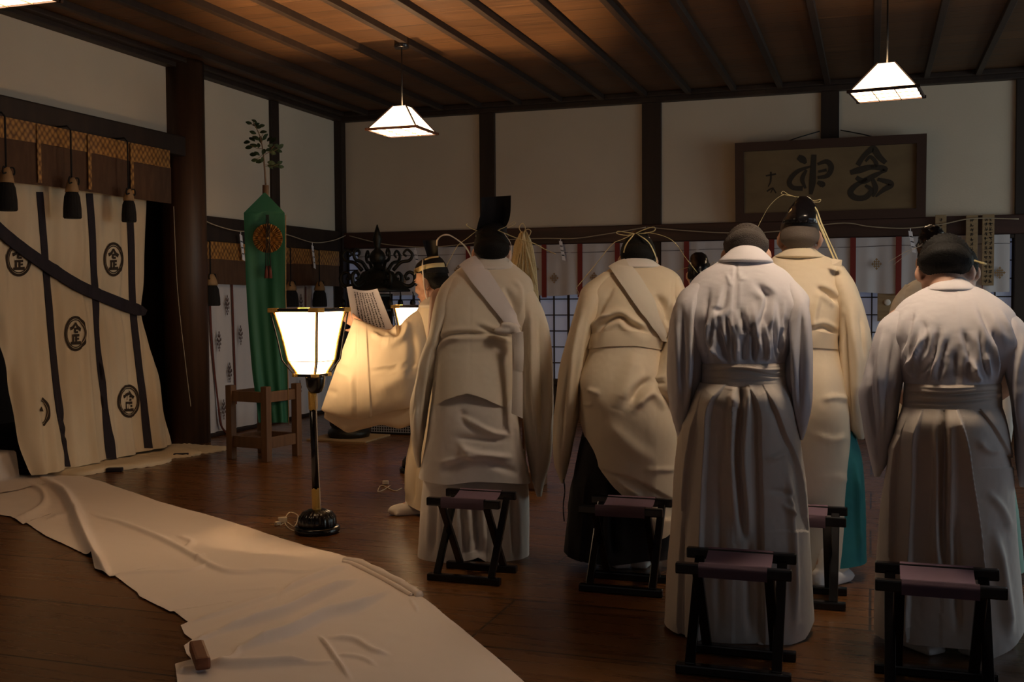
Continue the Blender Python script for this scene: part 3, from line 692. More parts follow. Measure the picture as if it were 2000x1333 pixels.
for k in range(24):  # pointed head
    f = k/24; row = []
    for u in np.linspace(0, 1, 50):
        xm = 517; l = A(476, 416)*f+A(xm-2, 377)*(1-f); r = A(556, 416)*f+A(xm+2, 377)*(1-f); q_ = l+(r-l)*u; row.append(bpx(q_[0], q_[1], .04))
    G.append(row)
for k in range(n):
    v = k/(n-1); row = []
    for u in np.linspace(0, 1, 50):
        q_ = Lc[k]+(Rc[k]-Lc[k])*u; row.append(bpx(q_[0], q_[1], bn_off(u, v)))
    G.append(row)
G2 = [[p-bf*.005 for p in r] for r in G]; b = MB(); b.grid(G).grid(G2)
b.grid([[a, c] for a, c in zip([r[-1] for r in G], [r[-1] for r in G2])]); b.grid([[a, c] for a, c in zip([r[0] for r in G], [r[0] for r in G2])])
b.build('silk', M['green'], bn)
b = MB(); b.tube([bpx(558+.0*k, y, .055) for k, y in enumerate(range(420, 600, 20))]+[bpx(561, 660, .055), bpx(564, 830, .055)], .004, 5); b.build('gold_edging', M['crestgold'], bn)
cd = bpx(523, 466, .075); b = MB(); n = 72; rings = []
for rr, kk in ((.012, 0), (.03, .3), (.06, .7), (.09, 1), (.113, 1.), (.117, .3)):
    rings.append([cd+(br_*math.cos(a)+A(0, 0, 1)*math.sin(a))*rr+bf*(.012+.010*kk*(1 if i % 2 else -1)) for i, a in enumerate(np.linspace(0, 2*math.pi, n+1)[:-1])])
b.grid(rings, False, True); b.build('brocade_rosette', M['brocade'], bn, False)
MB().sphere(cd+bf*.02, (.014, .014, .014)).build('rosette_boss', M['gold'], bn)
b = MB()
for s in (-1, 0, 1): b.tube(catmull([cd+br_*s*.008+A(0, 0, .19)+bf*-.02, cd+br_*s*.012+A(0, 0, .09)+bf*.02, cd+br_*s*.012+bf*.03, cd+br_*s*.016+A(0, 0, -.13)+bf*.02, cd+br_*s*.022+A(0, 0, -.30)], 24), .0038, 6)
b.build('braided_cord', M['tassel'], bn)
for s in (-1, 1): MB().tube([cd+br_*s*.014+A(0, 0, -.22), cd+br_*s*.016+A(0, 0, -.32)], [.010, .016], 8).build('cord_tassel', M['redbrown'], bn)
# sakaki branch on the pole tip
sk = root_obj('sakaki_branch', top, 'leafy evergreen branch standing on the tip of the banner pole', 'branch')
stem = catmull([top+A(0, 0, .004), bpx(517, 330), bpx(515, 310), bpx(512, 285), bpx(506, 262), bpx(494, 238)], 30); MB().tube(stem, np.linspace(.008, .003, 30), 7).build('stem', M['twig'], sk)
def leafmesh(mb, p, d, L_, W_, nrm):
    d = d/np.linalg.norm(d); s = np.cross(d, nrm); s /= np.linalg.norm(s)+1e-9; u = np.cross(s, d); G = []
    for i in range(7):
        f = i/6; wq = W_*math.sin(math.pi*min(1, f*.93+.03))**.8*.5; c = p+d*L_*f+u*(.10*L_*math.sin(math.pi*f)-.12*L_*f*f); G.append([c-s*wq, c-u*.05*W_, c+s*wq])
    mb.grid(G); 
lv = [(497, 237, -1, .5), (500, 243, 1, .2), (486, 240, -1, .1), (505, 248, -1, -.2), (511, 246, 1, .4), (494, 259, -1, .3), (514, 258, 1, .1), (519, 265, 1, .6), (482, 278, -1, 0), (492, 272, -1, .4), (500, 270, -1, .6), (509, 273, 0, .8), (517, 268, 1, .9), (486, 288, -1, -.1), (496, 284, -1, .1),
      (505, 284, 0, .3), (526, 272, 1, .5), (534, 274, 1, .8), (528, 284, 1, .2), (540, 284, 1, .1), (548, 286, 1, .3), (536, 292, 1, -.2), (545, 295, 1, -.2), (524, 293, 1, .4), (494, 302, -1, .1), (502, 300, -1, .5), (497, 313, -1, -.1), (507, 315, -1, -.3), (512, 312, 0, -.5), (530, 318, 1, -.1), (538, 324, 1, -.1), (546, 318, 1, .3), (549, 326, 1, 0), (528, 326, 1, -.4), (532, 298, 1, -.5), (515, 296, 0, .6)]
for (x, y, sx, sz) in lv:
    p0 = bpx(x, y, RNG.uniform(-.05, .05)); d = br_*(sx*.8+RNG.uniform(-.3, .3))+A(0, 0, sz)+bf*RNG.uniform(-.35, .35); L_ = RNG.uniform(.05, .066)
    b = MB(); leafmesh(b, p0-d/np.linalg.norm(d)*L_*.5, d, L_, L_*.55, bf+A(*RNG.uniform(-.5, .5, 3))); b.build('leaf', M['leaf'], sk)
b = MB()
for (x, y, i) in ((530, 318, 8), (545, 320, 7), (536, 285, 13), (545, 290, 14), (488, 283, 16), (499, 311, 14), (514, 262, 22), (490, 242, 28)): b.tube(catmull([stem[i], (stem[i]+bpx(x, y))/2+A(0, 0, -.01), bpx(x, y)], 8), .0022, 5)
b.build('side_twigs', M['twig'], sk)

# ================================================================== BRONZE LANTERN IN THE CORNER
BV = on_floor(662, 862)+A(0, .2, 0)
tag(MB().box((BV[0]-.30, BV[1]-.26, 0), (BV[0]+.30, BV[1]+.26, .016), .004).build('base_board', M['tablet']), 'thin wooden board under the low black vessel', 'board')
tag(MB().lathe([(.15, .016), (.185, .02), (.195, .05), (.19, .08), (.165, .095), (.16, .11), (.175, .13), (.18, .19), (.17, .24), (.155, .25), (.15, .24), (.14, .20)], BV, 40).build('black_vessel', M['bronze']), 'low round black vessel on a thin board behind the floor lantern', 'vessel')
BL = on_floor(741, 828); z0 = 0.
bl = root_obj('bronze_lantern', (BL[0], BL[1], z0), 'tall dark bronze shrine lantern with a curled roof in the far corner', 'lantern')
MB().lathe([(.20, 0), (.215, .02), (.215, .06), (.20, .085), (.165, .10), (.155, .12), (.165, .14), (.12, .17), (.08, .24), (.06, .32)], BL+A(0, 0, z0), 40).build('base', M['bronze'], bl)
MB().lathe([(.055, .31), (.05, .55), (.07, .60), (.05, .66), (.05, .82), (.09, .90), (.16, .96), (.22, .985), (.22, 1.01)], BL+A(0, 0, z0), 36).build('column', M['bronze'], bl)
b = MB()
for k in range(6):
    a = k*math.pi/3; p = BL+A(.15*math.cos(a), .15*math.sin(a), z0+1.0); b.beam(p, p+A(0, 0, .34), .022, .022)
    q_ = BL+A(.15*math.cos(a+math.pi/3), .15*math.sin(a+math.pi/3), z0+1.0)
    for z in (.02, .17, .32): b.beam(p+A(0, 0, z), q_+A(0, 0, z), .012, .018)
b.lathe([(.12, 1.0), (.12, 1.34)], BL+A(0, 0, z0), 6)
b.build('fire_box', M['bronze'], bl)
MB().lathe([(.36, 1.36), (.365, 1.375), (.30, 1.42), (.235, 1.47), (.20, 1.53), (.18, 1.56), (.09, 1.60), (.05, 1.615), (.05, 1.65)], BL+A(0, 0, z0), 6).build('roof', M['bronze'], bl)
MB().lathe([(.05, 1.64), (.075, 1.67), (.085, 1.71), (.07, 1.76), (.03, 1.80), (.035, 1.85), (.05, 1.90), (.03, 1.97), (.004, 2.05)], BL+A(0, 0, z0), 24).build('finial', M['bronze'], bl)
for k in range(6):
    a = k*math.pi/3+.26; d = A(math.cos(a), math.sin(a), 0)
    pts = [BL+A(0, 0, z0)+d*r+A(0, 0, z) for r, z in ((.20, 1.46), (.28, 1.42), (.34, 1.42), (.38, 1.46), (.38, 1.53), (.33, 1.56), (.29, 1.53), (.30, 1.49), (.33, 1.50))]
    MB().tube(catmull(pts, 30), np.linspace(.026, .013, 30), 8).build('roof_curl', M['bronze'], bl)
    pts = [BL+A(0, 0, z0)+d*r+A(0, 0, z) for r, z in ((.16, 1.58), (.24, 1.66), (.33, 1.68), (.36, 1.74), (.31, 1.79), (.27, 1.75), (.30, 1.72))]
    MB().tube(catmull(pts, 26), np.linspace(.020, .010, 26), 8).build('upper_curl', M['bronze'], bl)
    pts = [BL+A(0, 0, z0)+d*r+A(0, 0, z) for r, z in ((.36, 1.36), (.37, 1.31), (.36, 1.27))]
    m_ = MB(); m_.tube(pts, .006, 6); m_.sphere(pts[-1]-A(0, 0, .03), (.03, .03, .045), nu=12, nv=8); m_.build('hanging_bell', M['bronze'], bl)
# low mesh-fronted heater box beside it
h0, h1 = on_floor(712, 851), on_floor(800, 847); yh = (h0[1]+h1[1])/2
hb = root_obj('heater_box', (h0[0], yh, 0), 'low dark box with a wire mesh front behind the reading priest', 'heater')
MB().box((h0[0], yh, .0), (h1[0]+.5, yh+.3, .20), .01).build('body', M['bronze'], hb)
b = MB()
for k in range(int((h1[0]+.5-h0[0])/.025)): b.beam((h0[0]+.02+.025*k, yh-.008, .02), (h0[0]+.02+.025*k, yh-.008, .18), .006, .006)
for k in range(7): b.beam((h0[0]+.01, yh-.008, .025+.025*k), (h1[0]+.49, yh-.008, .025+.025*k), .006, .006)
b.build('mesh_grille', M['gray'], hb)

# ================================================================== STEP, RUNNER AND CLAPPER
rn = root_obj('floor_runner', on_floor(560, 1180), 'long wrinkled white cotton runner laid across the floor to the crested curtain', 'cloth')
UpE = [(-60, 905), (20, 928), (80, 931), (159, 932), (318, 984), (444, 1020), (560, 1058), (614, 1074), (664, 1086), (706, 1104), (819, 1167), (902, 1232), (1020, 1333), (1130, 1440)]
LoE = [(-140, 975), (-60, 990), (0, 1008), (22, 1012), (45, 1027), (50, 1023), (90, 1050), (137, 1071), (178, 1092), (185, 1114), (215, 1131), (222, 1127), (268, 1160), (272, 1168), (333, 1199), (338, 1196), (368, 1219), (353, 1225), (360, 1242), (376, 1254), (359, 1265), (364, 1280), (374, 1291), (342, 1301), (346, 1333), (350, 1440)]
def arc_resample(P, n):
    P = np.asarray(P, float); d = np.r_[0, np.cumsum(np.linalg.norm(np.diff(P, axis=0), axis=1))]; t = np.linspace(0, d[-1], n); return np.c_[np.interp(t, d, P[:, 0]), np.interp(t, d, P[:, 1])]
nS, nT = 560, 190
Ue = arc_resample(catmull(UpE, 600), nS); Le = arc_resample(LoE, nS)
ridges = [([(62, 926), (120, 965), (142, 1000), (158, 1040), (178, 1085), (196, 1112), (212, 1128)], 11, .030), ([(40, 940), (80, 962), (85, 985), (60, 1005), (20, 1020)], 8, .010), ([(90, 1018), (140, 1008), (165, 1012)], 6, .008),
          ([(180, 1008), (250, 1030), (330, 1064), (372, 1088), (425, 1115), (470, 1123), (560, 1121)], 6, .011), ([(215, 1127), (300, 1122), (370, 1118), (410, 1105)], 4, .008), ([(345, 1050), (372, 1062), (360, 1075)], 6, .007), ([(400, 1085), (380, 1100)], 5, .006),
          ([(430, 1240), (500, 1219), (563, 1200), (610, 1176), (655, 1156), (700, 1136)], 9, .026), ([(460, 1275), (520, 1256), (575, 1238), (635, 1208), (704, 1190), (760, 1158)], 10, .026), ([(480, 1122), (540, 1120), (610, 1122), (664, 1110)], 4, .008), ([(545, 1166), (590, 1144), (632, 1126), (685, 1108)], 7, .016),
          ([(365, 1222), (430, 1204), (500, 1180), (555, 1160)], 6, .010), ([(370, 1262), (430, 1240), (480, 1222)], 6, .008), ([(395, 1300), (440, 1304), (500, 1303), (560, 1299), (600, 1301)], 8, .017), ([(345, 1318), (400, 1310)], 6, .012), ([(470, 1268), (450, 1290), (425, 1300)], 5, .007),
          ([(622, 1248), (640, 1270), (660, 1300), (685, 1333)], 5, .010), ([(640, 1252), (690, 1256), (728, 1276), (760, 1284)], 6, .009), ([(655, 1285), (700, 1290), (735, 1306)], 5, .006), ([(575, 1300), (620, 1302), (660, 1300)], 5, .006), ([(800, 1175), (815, 1200)], 4, .005), ([(300, 1180), (400, 1165), (560, 1150)], 4, .004)]
T = np.linspace(0, 1, nT)[None, :, None]; PX = Ue[:, None, :]*(1-T)+Le[:, None, :]*T; PX = PX.reshape(-1, 2)
def poly_dist(P, pts):
    """distance, signed side and arc fraction from pixels P to a smooth polyline"""
    C = catmull(pts, max(8, 9*len(pts))); best = np.full(len(P), 1e9); sgn = np.zeros(len(P)); fr_ = np.zeros(len(P)); m = len(C)-1
    for i in range(m):
        a, b = C[i], C[i+1]; ab = b-a; L2 = ab@ab+1e-9; t = np.clip(((P-a)@ab)/L2, 0, 1); dv = P-(a+t[:, None]*ab); d = np.sqrt((dv**2).sum(1)); u = d < best
        best[u] = d[u]; fr_[u] = (i+t[u])/m; sgn[u] = np.sign(ab[0]*dv[u, 1]-ab[1]*dv[u, 0])
    return best, sgn, fr_
r = FW[None, :]+RT[None, :]*((PX[:, :1]-1000)/F_PX)-UP[None, :]*((PX[:, 1:]-666.5)/F_PX)
V = CAM+r*((-CAM_H)/r[:, 2:3])
hz = .004+.0022*(vnoise(V*A(6, 6, 1), 3)+1)+.0012*(vnoise(V*A(17, 17, 1), 5)+1)
for pts, wq, amp in ridges:
    sel = (PX[:, 0] > min(p[0] for p in pts)-40) & (PX[:, 0] < max(p[0] for p in pts)+40)
    d, sg, f = poly_dist(PX[sel], pts); sc = .85*wq*(.55+.45*(f*(1-f)*4)); prof = np.exp(-(d/sc)**2*np.where(sg > 0, 2.2, .55)); hz[sel] += 1.5*amp*prof*np.minimum(1, np.minimum(f, 1-f)*5+.08)
V[:, 2] = hz
edge = np.minimum(T[0, :, 0], 1-T[0, :, 0]); 
F_ = [[i*nT+k, i*nT+k+1, (i+1)*nT+k+1, (i+1)*nT+k] for i in range(nS-1) for k in range(nT-1)]
new_obj('cloth', V, F_, M['runner'], rn)
b = MB(); RR = catmull([q(672, 1100, .016), q(700, 1106, .017), q(740, 1125, .018), q(785, 1149, .018), q(812, 1165, .016), q(820, 1170, .013)], 40)
b.tube(RR, [.012+.007*min(1, i/6)+.002*math.sin(i*.9) for i in range(40)], 12); b.tube([p+A(-.028, -.01, -.006) for p in RR[3:36]], .011, 10); b.build('rolled_edge', M['runner'], rn)
# step up to the neighbouring room, draped in white cloth
sp = root_obj('draped_step', (XL-.1, 5.6, 0), 'white cloth draped over the low step at the left of the crested curtain', 'cloth')
G = []
for j in range(26):
    v = j/25; row = []
    for k in range(60):
        y = 4.2+2.06*k/59; wv = .010*math.sin(y*19+4*v)+.008*math.sin(y*43)
        if v < .45: f = v/.45; x, z = XL-.62+f*.60, .205+.004*math.sin(y*13+f*5)
        elif v < .8: f = (v-.45)/.35; x, z = XL-.02+.03*f+.5*wv*f, .205-.195*f
        else: f = (v-.8)/.2; x, z = XL+.01+.40*f+wv*.5, .012+.006*math.sin(y*15+f*4)**2
        row.append(A(x, y, z))
    G.append(row)
MB().grid(G).build('cloth', M['runner'], sp)
tag(MB().box((XL-1.05, 5.1, .195), (XL-.66, 6.02, .47), .01).build('grey_cabinet', M['gray']), 'low grey box in the dark doorway left of the crested curtain', 'box')
# wooden block (clapper) lying on the runner
a0, a1 = on_floor(384, 1268, .03), on_floor(397, 1304, .03)
d = (a1-a0)/np.linalg.norm(a1-a0); a0 = a0-d*.004
blk = MB().beam(a0+A(0, 0, .01), a1+A(0, 0, .01), .052, .045, bev=.010).build('wooden_block', M['block'])
tag(blk, 'small brown wooden block lying on the near end of the white runner', 'wooden block')

# ================================================================== FOLDING STOOLS
def stool_mesh():
    o = root_obj('folding_stool', (0, 0, 0), '-', 'stool', 'folding stools behind the standing worshippers')
    W_, D_, H_ = .40, .235, .375; bl_ = lambda *a, **k: MB()
    for y in (-D_/2, D_/2):
        MB().box((-W_/2, y-.016, H_-.028), (W_/2, y+.016, H_+.010), .006).build('top_bar', M['black'], o)
        MB().box((-W_/2, y-.018, 0), (W_/2, y+.018, .034), .006).build('base_bar', M['black'], o)
    for sx, k in ((-1, 1), (1, 1)):
        for x, s in ((sx*.150, 1), (sx*.124, -1)):
            MB().beam((x, -s*D_/2, .03), (x, s*D_/2, H_-.012), .022, .036, up=(1, 0, 0), bev=.004).build('leg', M['black'], o)
        MB().tube([(sx*.108, 0, H_/2+.002), (sx*.168, 0, H_/2+.002)], .007, 10).build('pivot', M['bronze'], o)
    G = []; n = 40
    ys = np.r_[np.linspace(-D_/2-.018, D_/2+.018, n)]
    prof = [(-D_/2-.0165, H_-.034), (-D_/2-.0185, H_-.01), (-D_/2-.016, H_+.010), (-D_/2, H_+.0145)]+[(y, H_+.0125-.030*(1-(2*y/D_)**2)) for y in np.linspace(-D_/2+.02, D_/2-.02, 14)]+[(D_/2, H_+.0145), (D_/2+.016, H_+.010), (D_/2+.0185, H_-.01), (D_/2+.0165, H_-.034)]
    for (y, z) in prof: G.append([A(x, y, z+.003*math.sin(x*30)*(abs(y) < D_/2-.03)) for x in np.linspace(-.118, .118, 16)])
    b = MB(); b.grid(G); b.grid([[p-A(0, 0, .003) if abs(p[1]) < D_/2 else p for p in r] for r in G]); b.build('seat_cloth', M['purple'], o)
    return o
stool = stool_mesh(); first = [True]
def place_stool(x, y, rz, label, w_=1.):
    o = stool if first[0] else copy_tree(stool); first[0] = False
    o.location = (x, y, 0); o.rotation_euler = (0, 0, rz); o.scale = (w_, 1, 1); o['label'] = label; return o
def stool_at(px, py, label, rz=0., dy=.118, w_=1.): p = on_floor(px, py); return place_stool(p[0]-dy*math.sin(rz), p[1]+dy*math.cos(rz), rz, label, w_)
stool_at(906, 1139, 'black folding stool with purple seat behind the priest in the tall black hat', w_=.88)
stool_at(1212, 1161, 'black folding stool with purple seat behind the priest in black hakama', w_=.93)
stool_at(1431, 1325, 'black folding stool with purple seat behind the bowing man with grey-brown hair', w_=.97)
stool_at(1834, 1373, 'black folding stool with purple seat at the right, behind the black-haired man in white', w_=.98)
stool_at(1554, 1186, 'black folding stool behind the shaven-headed priest, mostly hidden')
# ================================================================== PEOPLE
from mathutils.bvhtree import BVHTree
def remesh_to(o, voxel, smooth=3):
    md = o.modifiers.new('r', 'REMESH'); md.mode = 'VOXEL'; md.voxel_size = voxel; md.use_smooth_shade = True
    sm = o.modifiers.new('s', 'SMOOTH'); sm.iterations = smooth; sm.factor = .5
    dg = bpy.context.evaluated_depsgraph_get(); dg.update(); ev = o.evaluated_get(dg)
    me = bpy.data.meshes.new_from_object(ev); old = o.data; o.modifiers.clear(); o.data = me
    for p in me.polygons: p.use_smooth = True
    bpy.data.meshes.remove(old); return o
class Pers: pass
def unit(v): v = np.asarray(v, float); return v/(np.linalg.norm(v)+1e-12)
def frame(px, py, s=None):
    P = Pers(); g = on_floor(px, py); P.ef = unit(A(g[0], g[1], 0)); P.er = A(P.ef[1], -P.ef[0], 0)
    P.s0 = np.linalg.norm(g[:2]) if s is None else s; P.G = P.ef*P.s0; P.cloth = []; return P
def ppt(P, x, y, dd=0.):
    r = ray(x, y); return CAM + r*((P.s0+dd)/(r@P.ef))
def capsule(mb, p, q, r0, r1, n=14):
    mb.tube([p, q], [r0, r1], n); mb.sphere(p, r0, nu=n, nv=8); mb.sphere(q, r1, nu=n, nv=8)
def hand(mb, w_, d, pn, side, curl=.5, sc=1.):
    """palm from wrist w_ along d, palm facing pn, thumb on `side`"""
    d = unit(d); pn = unit(pn-d*(d@pn)); s = unit(np.cross(d, pn))*side
    L = .088*sc
    for k in range(4):
        u = (k-1.5)*.0185*sc
        capsule(mb, w_+s*u*.6+d*.01, w_-s*u*-1+d*L*(.98-.03*abs(k-1.2)), .0125*sc, .0105*sc, 8)
    for k, ln in enumerate((.072, .080, .074, .058)):
        u = (k-1.5)*.020*sc; p = w_+s*(-u)+d*L*.95; a = curl*.45; seg = ln*sc*np.array([.45, .32, .25]); an = 0
        for j, l in enumerate(seg):
            an += a*(1+.15*k); q_ = p+(d*math.cos(an)+pn*math.sin(an))*l; capsule(mb, p, q_, (.0092-.0008*j)*sc, (.0084-.0008*j)*sc, 8); p = q_
    p = w_+s*.022*sc+d*.022*sc; an = 0
    dt = unit(d*.65+s*.75+pn*.25)
    for j, l in enumerate((.042, .032, .026)):
        q_ = p+dt*l*sc; capsule(mb, p, q_, (.0125-.0015*j)*sc, (.011-.0015*j)*sc, 8); p = q_; dt = unit(dt+d*.35+pn*.25*curl)
def make_person(P, label, facing, shoulder, hip, head, hup, hfwd, k=1., hands=None, voxel=.012, group=None, ears=True, handfn=None, feet=None):
    """one continuous body: legs, trunk, arms with five-fingered hands, neck and head"""
    mb = MB(); up = A(0, 0, 1); f = unit(facing); r = unit(np.cross(f, up)); G = P.G
    hip = A(*hip); sh = A(*shoulder)
    P.feet = feet if feet else [(G+r*s*.10, unit(f+r*s*.25)) for s in (-1, 1)]
    for (ft, fd), s in zip(P.feet, (-1, 1)):
        hj = hip+r*s*.085; an = ft+up*.075; kn = hj*.48+an*.52+f*.03
        capsule(mb, hj, kn, .080, .055); capsule(mb, kn, an, .053, .034); capsule(mb, an, ft+up*.03+fd*.15, .036, .024); mb.sphere(ft+up*.032-fd*.03, .03)
    sp = sh-hip
    mb.sphere(hip, (.145, .105, .12), (r, f, up)); cax = (r, unit(np.cross(unit(sp), r)), unit(sp))
    capsule(mb, hip, hip+sp*.55, .105, .11); mb.sphere(hip+sp*.72, (.155, .105, .16), cax); mb.sphere(hip+sp*.93, (.15, .075, .07), cax)
    head = A(*head); hu = unit(hup); hf = unit(A(*hfwd)-hu*(A(*hfwd)@hu)); hr = unit(np.cross(hf, hu)); ax = (hr, hf, hu)
    L = lambda x, y, z: head+(hr*x+hf*y+hu*z)*k
    capsule(mb, sh+up*.0, L(0, -.018, -.06), .062, .055*k)
    for c, rad in (((0, -.006, .020), (.076, .094, .088)), ((0, .030, -.05), (.058, .062, .072)), ((0, .060, -.103), (.032, .028, .024)), ((0, .082, .014), (.050, .016, .016)), ((0, .100, -.030), (.010, .016, .026)), ((0, .104, -.042), (.014, .016, .011)),
                   ((0, .086, -.071), (.022, .012, .009)), ((0, .084, -.084), (.020, .012, .009)), ((.036, .062, -.04), (.026, .026, .030)), ((-.036, .062, -.04), (.026, .026, .030)), ((.050, .005, -.075), (.022, .04, .028)), ((-.050, .005, -.075), (.022, .04, .028))):
        mb.sphere(L(*c), A(*rad)*k, ax, 18, 12)
    if ears:
        for s in (-1, 1):
            e1 = unit(hr*s*.9-hf*.45); e2 = unit(hf*.9+hr*s*.45); eax = (e1, e2, hu)
            mb.sphere(L(s*.083, -.010, -.022), A(.009, .021, .033)*k, eax, 12, 8); mb.sphere(L(s*.080, -.004, -.045), A(.008, .012, .014)*k, eax, 10, 6)
    for s, (el, wr_) in zip((-1, 1), hands if hands else [(sh+r*q*.20+f*.04-up*.27, sh+r*q*.09+f*.24-up*.40) for q in (-1, 1)]):
        sj = hip+sp*.90+r*s*.165; capsule(mb, sj, el, .055, .040); capsule(mb, el, wr_, .040, .026)
        dd = unit(wr_-el)
        if handfn: handfn(mb, s, wr_, dd, f, r)
        else: hand(mb, wr_, dd*.5-up*.6+f*.3, -r*s, 1 if s < 0 else -1, .5)
    V = np.array(mb.V)-P.G; me = bpy.data.meshes.new('person'); me.from_pydata(V.tolist(), [], mb.F); me.materials.append(M['skin'])
    o = bpy.data.objects.new('person', me); COL.objects.link(o); remesh_to(o, voxel, 3)
    o.location = tuple(P.G); o['_w'] = [float(c) for c in P.G]; P.o = o; P.headax = (head, hr, hf, hu, k); tag(o, label, 'person', group)
    for (ft, fd) in P.feet: sock(P, ft, fd)
    return P
def sock(P, ft, fd):
    up = A(0, 0, 1); s = unit(np.cross(fd, up)); m = MB()
    capsule(m, ft+up*.07+fd*.01, ft+up*.16+fd*.015, .044, .042); m.sphere(ft-fd*.035+up*.038, (.042, .045, .038), (s, fd, up)); capsule(m, ft+up*.05, ft+up*.05+fd*.06, .044, .044); m.sphere(ft+fd*.10+up*.036, (.049, .10, .034), (s, fd, up)); m.sphere(ft+fd*.165+s*.012+up*.026, (.036, .035, .025), (s, fd, up))
    m.box((-.045, -.07, .0), (.045, .17, .03), .012, (s, fd, up), ft)
    o = m.build('white_sock', M['white'], P.o); remesh_to(o, .009, 4); return o
def hair(P, m, short=.06, line=.0, nape=-.62, nz=.004):
    """cropped hair as a shell over the skull"""
    head, hr, hf, hu, k = P.headax; nu, nv = 72, 48; G = []
    for j in range(nv+1):
        p = math.pi*j/nv; row = []
        for i in range(nu):
            a = 2*math.pi*i/nu; d = A(math.sin(p)*math.cos(a), math.sin(p)*math.sin(a), math.cos(p))
            edge = (d[2]-(.52 if d[1] > .35 else (nape if d[1] < -.35 else nape+(d[1]+.35)/.7*(.52-nape)))); t = np.clip(edge/.14+.5, 0, 1); t = t*t*(3-2*t)
            low = max(0., min(1., (-.15-d[1])/.35))*max(0., min(1., (-.1-d[2])/.5))*(1 if nape < -.55 else 0)
            fct = .52*low+.90+(.10+short)*t + nz*t*math.sin(37*a+11*p)*math.sin(29*p)*6
            row.append(head+(hr*d[0]*.077+hf*(d[1]*.096-.006)+hu*(d[2]*.090+.018))*k*fct)
        G.append(row)
    return MB().grid(G, True, True).build('hair', m, P.o)
